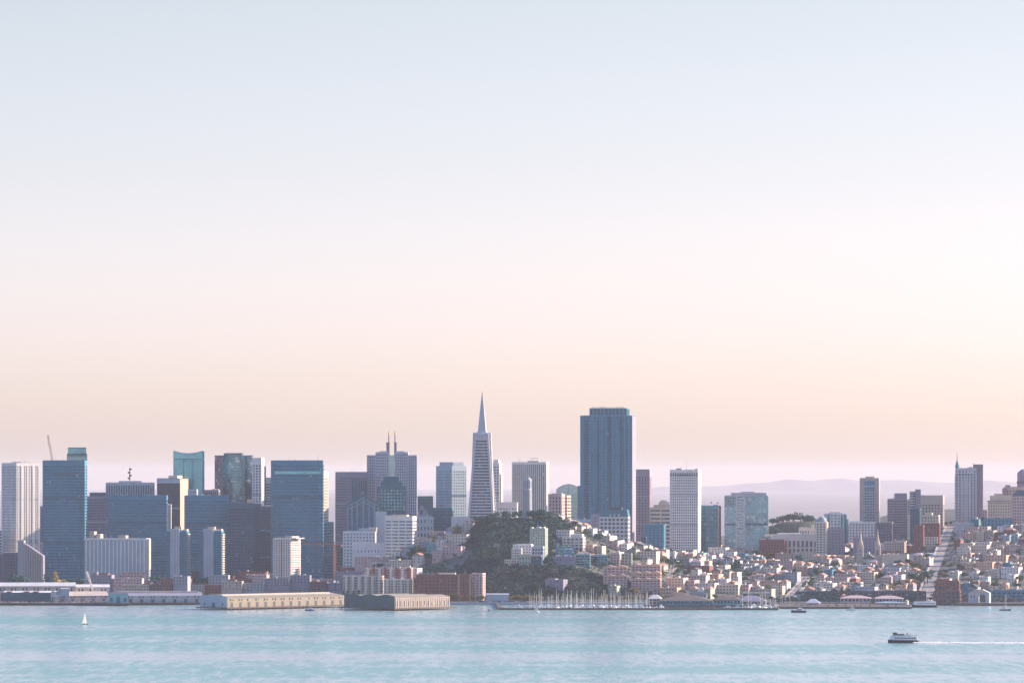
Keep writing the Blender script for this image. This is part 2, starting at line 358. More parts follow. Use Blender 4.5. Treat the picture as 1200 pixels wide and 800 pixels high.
T('office_tower', 'narrow white sunlit tower half hidden behind the largest blue slab', OT, 372, 385, 553, 7000, 5.6, 20, (4.05, .45, 4.6, .4), 'cream', 'dark', 8, 0, ())
T('office_tower', 'short bright teal office block beside the largest blue slab', OT, 376, 391, 612, 6850, 0, 26, (3.9, .35, 3, .2), 'aqua', 'deep', 2, 0, ())
T('office_tower', 'dull blue block behind the orange crane mast', OT, 393, 404, 637, 6880, 0, 26, (3.9, .35, 3, .2), 'blue', 'dark', 2, 0, ())
t = T('office_tower', 'mauve granite tower with dark vertical stripes on its right half', OT, 393, 431, 553.5, 7150, 0, 38, (3.8, .5, 2.6, .45), 'mauve', 'bronze', 7, 0, [(402, 430, 552.8, 'mauve', .2, .9)])
for k in range(7):
    px = 412.5 + k*2.6; local_box(t, 'window_strip', G['deep'], t.lx(px), t.lx(px+1.3), -.45, -.14, 0, t.h-9)
# gabled art deco tower with ribs
s = scl(6950); Y = 6950; xc = wx(425.5, Y); zb = ground(xc, Y); root = empty('gabled_tower', (xc, Y, zb), 0, label='stone-blue tower with a stepped gable top and pointed arch ribs', cat=OT)
lx = lambda p: wx(p, Y)-xc; lz = lambda p: wz(p, Y)-zb
prof = [(lx(407), -4), (lx(444), -4), (lx(444), lz(590)), (lx(439), lz(587)), (lx(436), lz(583.6)), (lx(428), lz(580.5)), (lx(425.5), lz(579.3)), (lx(423), lz(580.5)), (lx(415), lz(583.6)), (lx(412), lz(587)), (lx(407), lz(590))]
MB().slab(prof, 0, 38).build('body', G['deep'], root)
q = MB()
for p in (407.6, 412.5, 418.5, 425.5, 432.5, 438.5, 443.4):
    hh = lerp_tab([(407, 594), (425.5, 585), (444, 594)], p)
    q.box(lx(p)-.8, lx(p)+.8, -.6, -.01, 0, lz(hh))
    for k in (-1, 1):
        pass
for off in (0, 4.2):
    P = [(407.3, 592), (413, 590), (418.5, 587.5), (425.5, 583), (432.5, 587.5), (438, 590), (443.7, 592)]
    for a, b2 in zip(P, P[1:]): q.bar((lx(a[0]), -.5, lz(a[1]+off)), (lx(b2[0]), -.5, lz(b2[1]+off)), .75, 4)
q.build('rib', W['sky'], root)
q = MB()
for k in range(20): q.box(lx(407.2), lx(443.8), -.3, -.005, 4*k+2, 4*k+3.5)
for p in range(20): q.box(lx(409.5+p*1.75), lx(410+p*1.75), -.35, -.004, 0, lz(600))
q.build('spandrel', W['blue'], root); occupy(xc, Y+18, 24)
# twin spire tower
Y = 7200; s = scl(Y); xc = wx(459, Y); zb = ground(xc, Y); root = empty('twin_spire_tower', (xc, Y, zb), 0, label='wide grey stone tower with a central glass slot and twin gold-tipped spires', cat=OT)
lx = lambda p: wx(p, Y)-xc; lz = lambda p: wz(p, Y)-zb
st = (4.0, .42, 3.1, .5)
for (a, c, yt) in ((430, 440, 533), (478.5, 488.5, 533)): facade((c-a)*s, 34, 0, lz(yt), st, W['lgrey'], G['dark'], root, 2, x0=lx(a), names=('wing_facade', 'wing_glazing'))
for (a, c, yt) in ((440.2, 455.6, 529.5), (463, 478.3, 529.5)): facade((c-a)*s, 40, 0, lz(yt), st, W['lgrey'], G['dark'], root, 3, x0=lx(a), names=('inner_wing_facade', 'inner_wing_glazing'))
for o in list(root.children):
    if o.name.startswith('inner'): o.location[1] = -3
MB().box(lx(440), lx(442), -1, 6, lz(531), lz(530.5)).box(lx(445), lx(455), 0, 8, lz(529.4), lz(528.4)).box(lx(463.5), lx(474), 0, 8, lz(529.4), lz(528.4)).build('roof_step', W['lgrey'], root)
MB().box(lx(455.7), lx(462.9), 0, 14, lz(560)-60, lz(533)).build('glass_slot', G['pale'], root)
q = MB()
for k in range(12): z = lz(560)+k*3.4-10; q.box(lx(455.7), lx(462.9), -.3, -.004, z, z+.5)
q.build('slot_mullion', W['white'], root)
for px, dx in ((455.6, -1), (462.8, 1)):
    x = lx(px)
    MB().box(x-1.1, x+1.1, 0, 3, lz(533), lz(518)).box(x-.65, x+.65, .4, 2.4, lz(518)+.003, lz(509.5)).build('spire', W['rbrown'], root)
    MB().lathe(x, 1.4, [(.9, lz(509.4)), (.9, lz(507)), (.35, lz(505)), (.06, lz(503.6))], 8).build('finial', W['gold'], root)
    MB().box(x-1.3*1 + (dx*1.6) - .6, x + dx*1.6 + .7, 0.5, 3, lz(533), lz(518)).build('spire_buttress', W['rbrown'], root)
occupy(xc, Y+20, 36)
t = T('office_tower', 'dark teal stepped tower with square lit windows below the twin spires', OT, 442, 475.5, 571, 6980, 0, 34, (4.3, .4, 4.4, .45), 'teal', 'mix', 3, 0, ((446, 471, 564, 'teal', .1, .9), (450, 467.5, 558.2, 'teal', .2, .8)), roofm='slate')
T('office_tower', 'squat dark teal tower just right of the twin spire tower', OT, 487, 507.5, 582, 7300, 0, 30, (3.9, .2, 2.4, .35), 'teal', 'deep', 3, 0, ((489, 506, 581, 'steel', .1, .6),))
t = T('office_tower', 'low dark teal glass block with a sunlit right edge by the gabled stone house', OT, 507, 531.5, 595.5, 6980, 2, 30, (4, .22, 3, .15), 'teal', 'deep', 3, 0, ((508, 529, 594.6, 'dblue', .1, .8),))
# gabled stone building
Y = 6940; xc = wx(497, Y); zb = ground(xc, Y); root = empty('gabled_stone_building', (xc, Y, zb), 0, label='small stone building with a steep triangular gable below dark teal tower', cat='stone building')
lx = lambda p: wx(p, Y)-xc; lz = lambda p: wz(p, Y)-zb
MB().slab([(lx(488.5), -3), (lx(505), -3), (lx(505), lz(606)), (lx(501), lz(602)), (lx(494), lz(592.2)), (lx(489.5), lz(601))], 0, 16).build('wall', W['grey'], root)
MB().box(lx(492.3), lx(495), -.2, -.01, lz(602.5), lz(597.5)).build('window', G['win'], root)
MB().bar((lx(489), -.3, lz(602)), (lx(494), -.3, lz(592)), .6, 4).bar((lx(494), -.3, lz(592)), (lx(501.5), -.3, lz(602.5)), .6, 4).build('cornice', W['lgrey'], root)
t = T('office_tower', 'pale blue corner-on tower with stepped top left of the white pyramid', OT, 511, 546.5, 546.5, 7050, -18.5, 38, (3.9, .48, 3.0, .5), 'sky', 'dark', 6, 0, ((515.5, 542, 541.2, 'sky', .05, .9),))
q = MB()
for k in range(26): q.box(-t.w/2-.5, -t.w/2-.17, .4, t.d-.4, t.h-10-k*3.9, t.h-7.6-k*3.9)
q.box(-t.w/2-.3, -t.w/2-.17, t.d*.45, t.d*.55, 0, t.h-6); q.build('cladding', W['sky'], t.root)

# the white pyramid
Y = 6840; s = scl(Y); xc = wx(565, Y); zb = ground(xc, Y+20); root = empty('pyramid_skyscraper', (xc, Y+26, zb), radians(-6), label='tall slender white pyramid skyscraper with a smooth needle spire', cat='skyscraper')
lz = lambda p: wz(p, Y)-zb
H = lz(460); zsh = lz(508.5)
def pyr(z): return lerp_tab([(0, 19.3), (zsh, 8.6), (lz(500), 5.2), (H, .25)], z)
sq = lambda a, z: [(-a, -a, z), (a, -a, z), (a, a, z), (-a, a, z)]
MB().loft([sq(pyr(0)-.7, -4), sq(pyr(zsh)-.7, zsh)]).build('glazing', G['dark'], root)
q = MB(); nfl = 46; z = 0
while z < zsh-9:
    a0, a1 = pyr(z), pyr(z+2.0); q.loft([sq(a0, z), sq(a1, z+2.0)]); z += 4.05
q.loft([sq(pyr(z)+.02, z), sq(pyr(zsh), zsh)])
q.build('spandrel', W['quartz'], root)
q = MB()
for sx in (-1, 1):
    for sy in (-1, 1):
        q.loft([[(sx*pyr(zz)+a, sy*pyr(zz)+b, zz) for a, b in ((-wd, -wd), (wd, -wd), (wd, wd), (-wd, wd))] for zz, wd in ((-4, 1.6), (zsh+1.5, 1.25))])
q.build('corner_pier', W['quartz'], root)
MB().loft([sq(pyr(zsh)+1.2, zsh), sq(5.4, zsh+3.6)]).loft([sq(5.3, zsh+3.5), sq(4.9, zsh+10), sq(.5, H)]).build('spire', W['lgrey'], root)
MB().cyl(0, 0, H-.1, H+1.6, .45, .3, 8).build('beacon', W['red'], root)
for sx in (-1, 1):
    w0, w1 = lz(596), zsh+2.2
    def xo(zz): return pyr(zsh)+1.6 + 0.7*(1-(zz-w0)/(w1-w0))
    rings = []
    for zz in (w0, (w0+w1)/2, w1):
        xi = max(0, pyr(zz)-1); xe = max(xi+.4, lerp_tab([(w0, pyr(w0)+.1), (w1, pyr(zsh)+3.4)], zz)); rings.append([(min(sx*xi, sx*xe), -3.4, zz), (max(sx*xi, sx*xe), -3.4, zz), (max(sx*xi, sx*xe), 3.4, zz), (min(sx*xi, sx*xe), 3.4, zz)])
    MB().loft(rings).build('wing', W['quartz'], root)
MB().box(-2.8, 2.8, -pyr(zsh-8)-.25, -pyr(zsh-8)+1.5, zsh-8.5, zsh-6.8).build('louvre', W['rose'], root)
occupy(xc, Y+26, 26)

t = T('apartment_tower', 'white stepped tower with a sunlit balcony edge right of the pyramid', 'apartment tower', 575, 588, 543, 7100, 3, 26, (3.9, .5, 3.6, .35), 'white', 'blue', 4, 0, ((578, 584, 538.5, 'white', .1, .7),))
MB().box(t.w/2+.2, t.w/2+2.4, 4, 20, -4, t.lz(555)).build('side_wing', W['cream'], t.root)  # cream instead of white paints the sunlit right steps
T('office_block', 'low plain white block behind hilltop trees right of the pyramid', 'office block', 582, 607, 589, 6900, 1.2, 25, (5, .6, 4, .6), 'white', 'dark', 7, 0, ((600, 607, 588.2, 'cream', 0, .4),))
t = T('office_tower', 'broad tower with blue and white vertical stripes behind the fluted monument', OT, 600, 643.5, 542, 7150, 3.4, 32, (60, .02, 2.9, .46), 'white', 'deep', 2.2, 0, ((618, 631, 539.8, 'steel', .1, .6),), roofm='slate')
q = MB()
for a in (622, 625, 628.5): q.box(t.lx(a)-.25, t.lx(a)+.25, 8, 8.5, t.lz(539.8), t.lz(536.4))
q.box(t.lx(622), t.lx(628.5), 8.05, 8.45, t.lz(536.8), t.lz(536.4)); q.build('roof_frame', W['steel'], t.root)
# fluted hilltop monument
Y = 6500; s = scl(Y); xc = wx(618.2, Y); zb = ground(xc, Y)-1; root = empty('fluted_monument_tower', (xc, Y, zb), 0, label='slender fluted concrete column tower standing on top of the wooded hill', cat='monument tower')
lz = lambda p: wz(p, Y)-zb
c = []
for i in range(48):
    a = 2*pi*i/48; c.append((a, 1 + .035*cos(12*a)*1))
ring = lambda r, z: [(r*k*cos(a), r*k*sin(a), z) for a, k in c]
MB().loft([ring(5.9, -2), ring(5.5, 4), ring(5.0, lz(574))]).build('shaft', W['grey'], root)
q = MB(); zc, zt = lz(574), lz(560.5)
q.lathe(0, 0, [(5.1, zc+.01), (5.15, zc+2)], 24)
for i in range(12):
    a = 2*pi*(i+.5)/12; q.loft([[(4.7*cos(a+u)*v, 4.7*sin(a+u)*v, z) for u, v in ((-.13, .86), (-.13, 1.1), (.13, 1.1), (.13, .86))] for z in (zc+2.02, zt-2)])
q.lathe(0, 0, [(5.2, zt-1.98), (5.2, zt-.6), (4.6, zt-.6+.02), (4.6, zt)], 24)
q.build('arcade', W['lgrey'], root); MB().cyl(0, 0, zc+2.02, zt+1.5, 3.5, 3.3, 16).build('inner_drum', W['grey'], root)
MB().box(-13, 13, -13, 13, -4, 1.2).build('plinth', W['grey'], root); occupy(xc, Y, 8)

t = T('office_tower', 'rosy stone tower with paired windows and a sunlit buttress side', OT, 643, 662, 579.5, 6850, 4.2, 26, (4.6, .4, 4.2, .5), 'rose', 'dark', 3, 0, ((646, 657.5, 577.8, 'rose', .05, .6),))
q = MB()
for i in range(5): x = -t.w/2 + t.w*i/4; q.box(x-.7, x+.7, -.6, -.13, 0, t.h+1.6)
q.build('buttress', W['rose'], t.root)
T('apartment_tower', 'slim cream tower banded by balconies beside the rosy stone tower', 'apartment tower', 661.5, 669, 581, 6880, 4.4, 14, (4.2, .45, 7, .2), 'cream', 'dark', 2, 0, ())
# vaulted glass building
Y = 7050; xc = wx(666, Y); zb = ground(xc, Y); root = empty('glass_office_block', (xc, Y, zb), 0, label='pale teal glass block with an arched roof beside the dark tall tower', cat='office block')
lx = lambda p: wx(p, Y)-xc; lz = lambda p: wz(p, Y)-zb
prof = [(lx(652), -4), (lx(677), -4), (lx(677), lz(570.5)), (lx(672), lz(568.2)), (lx(666), lz(567)), (lx(660), lz(568.3)), (lx(655), lz(571)), (lx(652), lz(573.5))]
MB().slab(prof, 0, 30).build('body', G['pale'], root)
q = MB()
for k in range(int(lz(574)/4.2)): q.box(lx(652), lx(677), -.3, -.01, k*4.2, k*4.2+.9)
for a, b2 in zip(prof[2:], prof[3:]): q.bar((a[0], -.3, a[1]), (b2[0], -.3, b2[1]), .6, 4)
q.box(lx(665.5), lx(666.2), -.4, -.012, 0, lz(568)); q.build('frame', W['sky'], root)
MB().box(lx(677)+.01, lx(681), 1, 20, -4, lz(569)).build('side_tower', W['mauve'], root)

# the tall dark tower
t = T('skyscraper', 'tallest dark blue-brown tower with faceted bays and a recessed crown', 'skyscraper', 680, 745, 487.5, 6980, 4.6, 52, (3.95, .38, 4.4, .42), 'blue', 'deep', 1.2, 0)
facade(t.lx(734)-t.lx(690.3), 36, t.h, t.lz(478), (12, .2, 5, .3), W['blue'], G['deep'], t.root, 1.5, x0=t.lx(690.3), names=('crown_facade', 'crown_glazing'))
for o in list(t.root.children):
    if o.name.startswith('crown'): o.location[1] = 6
for k in range(13):       # triangular bay windows run the full height
    a = t.lx(681.5) + (t.lx(740)-t.lx(681.5))*k/13.0; b2 = a + (t.lx(740)-t.lx(681.5))/13.0*.62
    MB().prism([(a, -.14), ((a+b2)/2, -1.5), (b2, -.14)], 0, t.h - (0, 5, 0, 9, 5)[k % 5]).build('bay', W['dblue'] if k % 3 == 1 else W['blue'], t.root)
for (y0, row) in ((509, 3), (560.5, 6), (565, 6), (569, 6), (594, 6), (600, 5)):
    pass
for i in range(15): x = t.lx(693+i*2.6); MB().box(x, x+R.uniform(.5, 1.6), 10, 11.5, t.lz(478)+.1, t.lz(478)+R.uniform(1, 2.4)).build('rooftop_unit', W['dark'], t.root)
MB().box(t.w/2+.15, t.w/2+.6, .3, t.d-.3, -4, t.h-.4).build('sunlit_side_paint', W['mauve'], t.root)  # mauve panel paints the sunlit tone onto the right side
T('office_tower', 'dusty pink tower with a sunlit right edge behind the dark tall tower', OT, 741, 763.5, 552, 7150, 2.2, 40, (3.9, .5, 4.2, .55), 'pink', 'dark', 8, 0, ((744, 761, 549.6, 'pink', .1, .8),))
t = T('residential_tower', 'cream banded building with a stepped crown left of the white gridded tower', 'residential tower', 761.5, 787, 595, 7050, 0, 24, (5.4, .55, 12, .1), 'cream', 'blue', 2.5, 0, ((766, 785, 591, 'cream', .1, .8), (772, 784, 587.5, 'offwhite', .1, .7), (774, 781, 585.8, 'cream', .2, .6)))
t = T('civic_building', 'white six storey building under a dark teal mansard roof', 'office block', 702.5, 738.5, 606, 6650, 2.6, 28, (5.2, .42, 5.6, .34), 'lgrey', 'dark', 1.5, 0, ())
MB().loft([[(-t.w/2, -.1, t.h+1.02), (t.w/2, -.1, t.h+1.02), (t.w/2, t.d, t.h+1.02), (-t.w/2, t.d, t.h+1.02)], [(-t.w/2+1.2, 2.5, t.lz(597.2)), (t.w/2-1.6, 2.5, t.lz(597.2)), (t.w/2-1.6, t.d-2, t.lz(597.2)), (-t.w/2+1.2, t.d-2, t.lz(597.2))]]).build('mansard_roof', W['teal'], t.root)
MB().box(t.lx(712), t.lx(728), 6, 18, t.lz(597.2)+.004, t.lz(594)).build('penthouse', W['slate'], t.root)
for px in (714.5, 719.5, 724.7): MB().box(t.lx(px), t.lx(px+1.1), -.4, 2, t.lz(604.5), t.lz(602)).build('dormer', W['white'], t.root)
T('office_block', 'low pale blue block with a strip of red trim below dark tall tower', 'office block', 669, 693, 609, 6750, 0, 20, (4.5, .5, 3.5, .3), 'sky', 'blue', 3, 0, ())
T('office_block', 'narrow plain grey block left of the mansard roofed building', 'office block', 692.5, 703, 603, 6780, 0, 20, (5, .7, 4, .7), 'mauve', 'dark', 3, 0, ())
T('apartment_block', 'blue grey flat roofed apartment tower before the pink tower', 'apartment block', 755, 780, 615, 6800, 2.2, 20, (3.6, .5, 5, .5), 'blue', 'deep', 2, 0, ((768, 779, 613.6, 'blue', .1, .8),))
T('apartment_block', 'dark narrow slab standing low before the blue grey apartment tower', 'apartment block', 751, 758, 629, 6650, .8, 14, (3.4, .4, 3, .3), 'dblue', 'dark', 1, 0, ())
t = T('hotel_tower', 'tall white tower gridded with square dark windows and crowned by plant', 'hotel', 785, 821.5, 551, 6950, 3.6, 30, (3.72, .5, 3.0, .5), 'white', 'dark', 1.6, 0, ((792, 798, 548.4, 'grey'), (814, 817, 549, 'grey'), (803, 810, 550, 'lgrey')), ((803, 536.5, .25, 'steel'), (797.5, 546.8, .9, 'steel'), (816, 548, .8, 'steel')))
MB().box(-t.w/2, t.w/2, -.5, -.13, t.h-3.2, t.h+.2).box(-t.w/2, t.w/2, -.5, -.13, t.h-9.6, t.h-8.3).build('cornice', W['white'], t.root)
q = MB()
for i in range(12): x = -t.w/2 + t.w*(i+.3)/12; q.box(x, x+1.5, -.35, -.14, t.h-8.3, t.h-3.3)
q.build('louvre', W['dblue'], t.root)
t = T('office_tower', 'short dark navy tower with a sunlit right edge and rooftop floodlights', OT, 820.5, 844.5, 593, 7000, 3, 28, (5.5, .14, 4.2, .1), 'blue', 'blue', 3, 0, ())
for px in (833, 840.5): MB().bar((t.lx(px), 5, t.h), (t.lx(px), 5, t.lz(589.5)), .2, 4).lathe(t.lx(px), 5, [(.9, t.lz(589.6)), (1, t.lz(588))], 8).build('floodlight', W['red'], t.root)
MB().box(t.w/2+.15, t.w/2+.6, .1, t.d-.1, -4, t.h).build('sunlit_side_paint', W['peach'], t.root)  # peach panel, the sunlit right edge painted as colour
t = T('glass_tower', 'broad sparkling blue glass tower with a concrete spine and lit windows', 'glass tower', 849, 900.5, 581, 7000, .6, 34, (3.9, .2, 3.3, .18), 'sky', 'mix', 1.2, 0, ((857, 898.5, 577, 'lgrey', .05, .9), (868, 884, 576, 'grey', .2, .7)))
MB().box(t.lx(862), t.lx(863.5), -.8, -.13, 0, t.h+3).box(t.lx(871), t.lx(873), -.8, -.13, 0, t.h+3).build('spine', W['lgrey'], t.root)
q = MB()
for k in range(22): q.box(t.lx(863.5), t.lx(871), -.6, -.13, k*3.9, k*3.9+2.2)
q.build('spine_band', W['lgrey'], t.root)

T('brick_block', 'dark red brick block before the pale classical institute building', 'brick building', 889.5, 921, 632.5, G_(905, 656), 1.6, 26, (4.2, .5, 4, .6), 'brick', 'dark', 2, 0, ((890, 896, 631, 'cream', .1, .5),))
t = T('classical_building', 'pale classical building with tall arched windows and sunlit low roof', 'institute building', 903, 958, 626.5, G_(930, 656)+16, 0, 40, (13, .18, 6, .5), 'offwhite', 'dark', 8, 4, ((911, 938, 624.5, 'white', .05, .9), (896, 912, 628.5, 'cream', 0, .9)), roofm='roofw')
T('classical_building', 'small domed cream hall beside the pale classical building', 'hall', 936, 957, 619, 6980, 1, 20, (6, .5, 4, .6), 'cream', 'dark', 3, 0, ((938, 945, 617, 'rose', .2, .7), (950, 953, 615.5, 'cream', .2, .5)))
t = T('round_top_tower', 'slim round topped apartment tower with sunlit right edge among low houses', 'apartment tower', 956, 970.5, 612, G_(963, 658), 2.4, 18, (3.4, .5, 4.2, .4), 'offwhite', 'dark', 1.5, 0, ())
q = MB(); q.lathe(t.lx(962), 8, [(6.8, t.h), (6.7, t.h+2.6), (6.1, t.h+4.8), (4.9, t.h+6.6), (3.1, t.h+7.8), (.9, t.h+8.4)], 18); q.build('rounded_cap', W['grey'], t.root)
MB().box(t.lx(967), t.lx(969), 2, 10, -10, t.lz(611)).build('lift_shaft', W['cream'], t.root)
# green and white bowed tower
Y = 7150; xc = wx(983, Y); zb = ground(xc, Y); root = empty('bowed_tower', (xc, Y, zb), 0, label='white residential tower with green glass bows on both sides', cat='residential tower')
lx = lambda p: wx(p, Y)-xc; lz = lambda p: wz(p, Y)-zb
facade(13*scl(Y), 30, 0, lz(600.5), (4, .55, 5, .5), W['white'], G['dark'], root, 3, x0=lx(972.5), names=('center_facade', 'center_glazing'))
MB().cyl(lx(989), 12, -4, lz(603), 4.6, None, 20).cyl(lx(970), 12, -4, lz(603), 4.6, None, 20).build('glass_bow', G['teal'], root)
MB().cyl(lx(989), 12, lz(603)+.01, lz(601.5), 4.8, 3.4, 20).cyl(lx(970), 12, lz(603)+.01, lz(601.5), 4.8, 3.4, 20).build('bow_cap', W['lgrey'], root)
MB().box(lx(956), lx(959), 6, 20, -4, lz(608)).build('side_bay', W['aqua'], root); MB().box(lx(992), lx(994.5), 6, 20, -4, lz(608)).build('side_bay', W['aqua'], root)
MB().box(lx(974), lx(985), 3, 24, lz(600.5)+.2, lz(599.5)).build('penthouse', W['cream'], root)
occupy(xc, Y+15, 22)

t = T('hotel_tower', 'beige slab tower with a blue glass centre strip and flat cap', 'residential tower', 1007.5, 1031, 560.7, 7250, 1, 26, (3.9, .5, 24, .9), 'beige', 'dark', 2, 0, ((1014, 1025, 558, 'cream', .1, .8),))
facade(t.lx(1025.2)-t.lx(1012.8), .9, 0, t.h-3, (3.9, .4, 3.4, .25), W['lgrey'], G['deep'], t.root, 9, x0=t.lx(1012.8), names=('center_facade', 'center_glazing'))
for o in list(t.root.children):
    if o.name.startswith('center'): o.location[1] = -1.1
MB().box(t.lx(1013), t.lx(1025), -1.4, -1.2, t.h-9.5, t.h-3.4).build('blue_panel', W['blue'], t.root)
for k in range(4): MB().box(t.lx(1013.3+k*3), t.lx(1015.2+k*3), -1.5, -1.22, t.h-15.5, t.h-11.5).build('window', G['deep'], t.root)
t = T('apartment_tower', 'muted pink brown stepped tower with a fine window grid', 'apartment tower', 1040, 1064, 585, 7200, .8, 26, (3.6, .45, 2.5, .4), 'pink', 'dark', 1.5, 0, ((1048, 1062.5, 577.6, 'mauve', .02, .9),))
T('apartment_tower', 'narrow shaded strip building between stepped tower and round tower', 'apartment tower', 1063, 1071, 585.5, 7260, 0, 16, (3.8, .5, 3, .6), 'mauve', 'dark', 1, 0, ())
Y = 7100; xc = wx(1073, Y); zb = ground(xc, Y); root = empty('balcony_tower', (xc, Y, zb), 0, label='tower ringed by stacked pale curved balconies above a dark lower block', cat='apartment tower')
lx = lambda p: wx(p, Y)-xc; lz = lambda p: wz(p, Y)-zb
MB().cyl(lx(1071.5), 9, -4, lz(575.5), 5.6, None, 20).build('core', G['dark'], root)
q = MB(); z = 20
while z < lz(577): q.cyl(lx(1071.5), 9, z, z+1.6, 6.3, None, 20); z += 3.6
q.build('balcony_ring', W['lgrey'], root); facade(6.5, 14, 0, lz(573), (3.6, .5, 3, .6), W['mauve'], G['dark'], root, 3, x0=lx(1073.5), names=('shaft_facade', 'shaft_glazing'))
occupy(xc, Y+9, 12)
T('apartment_tower', 'dark slate block standing in front of the balcony ringed tower', 'apartment tower', 1066.5, 1079, 596, 6950, 1.2, 18, (3.6, .4, 3, .5), 'dblue', 'dark', 1, 0, ())
T('office_tower', 'beige tower with a blank cap above rows of dark windows', OT, 1077, 1106.5, 581, 7160, 1.6, 28, (4.0, .45, 4.2, .45), 'beige', 'dark', 12, 0, ((1080, 1086, 580, 'cream'), (1099, 1105, 580.4, 'brown')))
T('apartment_block', 'sunlit cream stepped apartment house in front of the beige tower', 'apartment block', 1079.5, 1101.5, 604, 6980, 1.6, 20, (4, .5, 4, .5), 'cream', 'dark', 2, 0, ((1084, 1092, 600.5, 'cream', .1, .7),))
T('apartment_block', 'wine red brick block below the cream stepped apartment house', 'apartment block', 1080, 1102, 613.5, 6900, 1.4, 20, (3.6, .5, 4, .5), 'brick', 'dark', 1, 0, ())
T('apartment_block', 'rust red narrow block beside the dark slate block', 'apartment block', 1071, 1083, 616, 6820, 1, 16, (3.6, .5, 4, .6), 'brick', 'dark', 1, 0, ())
T('apartment_block', 'grey lilac slab with a blank sidewall beside the steep street', 'apartment block', 1082, 1100, 620.5, G_(1090, 640), 0, 18, (3.6, .6, 4, .7), 'lgrey', 'dark', 2, 0, ())
T('apartment_block', 'pale stone block with small windows at the foot of the lilac slab', 'apartment block', 1082.5, 1099.5, 629.5, G_(1090, 643), 1, 20, (3.6, .5, 3.4, .55), 'cream', 'dark', 1, 0, ())
T('apartment_block', 'tall thin cream chimney-like flat block by the slate block', 'apartment block', 1063.5, 1067.5, 604, 7060, .8, 10, (3.6, .6, 3, .6), 'cream', 'dark', 1, 0, ())
# spired hotel
t = T('spired_hotel', 'tall grey hotel with ribbed front, corner turret spire and brown slab', 'hotel', 1119.5, 1144, 549, 7200, 0, 28, (4.0, .42, 4.1, .5), 'lgrey', 'dark', 3, 0, ())
q = MB()
for i in range(7): x = -t.w/2 + t.w*i/6; q.box(x-.8, x+.8, -.75, -.13, 0, t.h-9)
q.build('rib', W['lgrey'], t.root)
for i in range(5): x = -t.w/2 + t.w*(i+.55)/6+1; MB().box(x-.9, x+.9, -.4, -.13, t.h-6.2, t.h-3.4).build('rose_window', W['white'], t.root)
x = t.lx(1121.6)
MB().lathe(x, 3, [(2.6, -4), (2.6, t.lz(545.5)), (2.9, t.lz(545.2)), (2.9, t.lz(544.6))], 8).build('turret', W['blue'], t.root)
MB().lathe(x, 3, [(2.5, t.lz(544.5)), (1.2, t.lz(541)), (.5, t.lz(538.5)), (.15, t.lz(529))], 8).build('spire', W['teal'], t.root)
MB().box(t.lx(1140.2), t.lx(1151.5), 2, 26, -5, t.lz(543.8)).build('slab', W['rbrown'], t.root); MB().box(t.lx(1151.5)+.01, t.lx(1151.9), 2.1, 25.9, -5, t.lz(544)).build('sunlit_edge_paint', W['peach'], t.root)  # thin peach strip paints the slab's sunlit right edge
MB().box(t.lx(1140), t.lx(1140.5), 3, 5, t.lz(543.8), t.lz(542)).build('roof_vent', W['dark'], t.root)
T('apartment_block', 'pale windowless block at the foot of the spired hotel', 'apartment block', 1118, 1141, 613.5, 7020, 0, 20, (20, .5, 9, .8), 'lgrey', 'dark', 8, 0, ())
T('apartment_block', 'dull rose block in the gap right of the spired hotel', 'apartment block', 1151, 1158, 598, 7160, 1, 16, (3.8, .5, 3, .5), 'rose', 'dark', 1, 0, ())
t = T('classical_hotel', 'cream classical apartment block with a cornice and stepped sunlit top', 'hotel', 1157.5, 1186, 587.5, 7080, 0, 26, (4.1, .48, 3.4, .55), 'cream', 'dark', 1, 0, ((1160, 1185, 580.5, 'cream', .05, .9), (1165, 1175, 578, 'cream', .1, .7)))
MB().box(-t.w/2-1.2, t.w/2+1.2, -1.3, -.2, t.h+.2, t.h+1.4).build('cornice', W['mauve'], t.root)
T('hotel', 'blue grey flat base block below the cream classical apartment block', 'hotel', 1153, 1186, 608, 6980, 0, 26, (4, .5, 5, .55), 'blue', 'dark', 1.5, 0, ())
t = T('grand_hotel', 'brown hotel with a bracketed dark left wing under a domed turret', 'hotel', 1176, 1212, 571, 7240, 0, 30, (4, .5, 4, .6), 'beige', 'dark', 4, 0, ((1178, 1184, 568, 'mauve', .02, .4),))
t2 = MB().lathe(t.lx(1199), 12, [(8.5, t.h), (8.5, t.lz(557)), (9, t.lz(556.6)), (7.5, t.lz(553)), (4, t.lz(550.5)), (.6, t.lz(549.3))], 12).build('domed_turret', W['mauve'], t.root)
q = MB()
for i in range(9): a = -pi*i/8; q.box(t.lx(1199)+8.6*cos(a)-.5, t.lx(1199)+8.6*cos(a)+.5, 12+8.6*sin(a)-.5, 12+8.6*sin(a)+.5, t.h+5, t.h+9)
q.build('window_ring', G['win'], t.root)
MB().box(t.lx(1174.5), t.lx(1180), -3, 8, t.h-16, t.h-1).build('bracketed_wing', W['rbrown'], t.root)
t = T('slate_roof_block', 'rosy brick hotel wing with a dark slate hipped roof at right edge', 'hotel', 1185.5, 1215, 582, 6990, 0, 26, (4, .5, 3.3, .55), 'rose', 'dark', 1.5, 0, ())
MB().loft([[(-t.w/2, -.1, t.h+1.02), (t.w/2, -.1, t.h+1.02), (t.w/2, t.d, t.h+1.02), (-t.w/2, t.d, t.h+1.02)], [(-t.w/2+7, 8, t.lz(574)), (t.w/2-7, 8, t.lz(574)), (t.w/2-7, t.d-8, t.lz(574)), (-t.w/2+7, t.d-8, t.lz(574))]]).build('hipped_roof', W['slate'], t.root)
t = T('apartment_block', 'white block with evenly spaced windows behind the twin church spires', 'apartment block', 995, 1027, 612, 7120, 0, 24, (4, .5, 4.4, .5), 'white', 'dark', 2, 0, ((997, 1011, 610.5, 'white', .1, .8),))
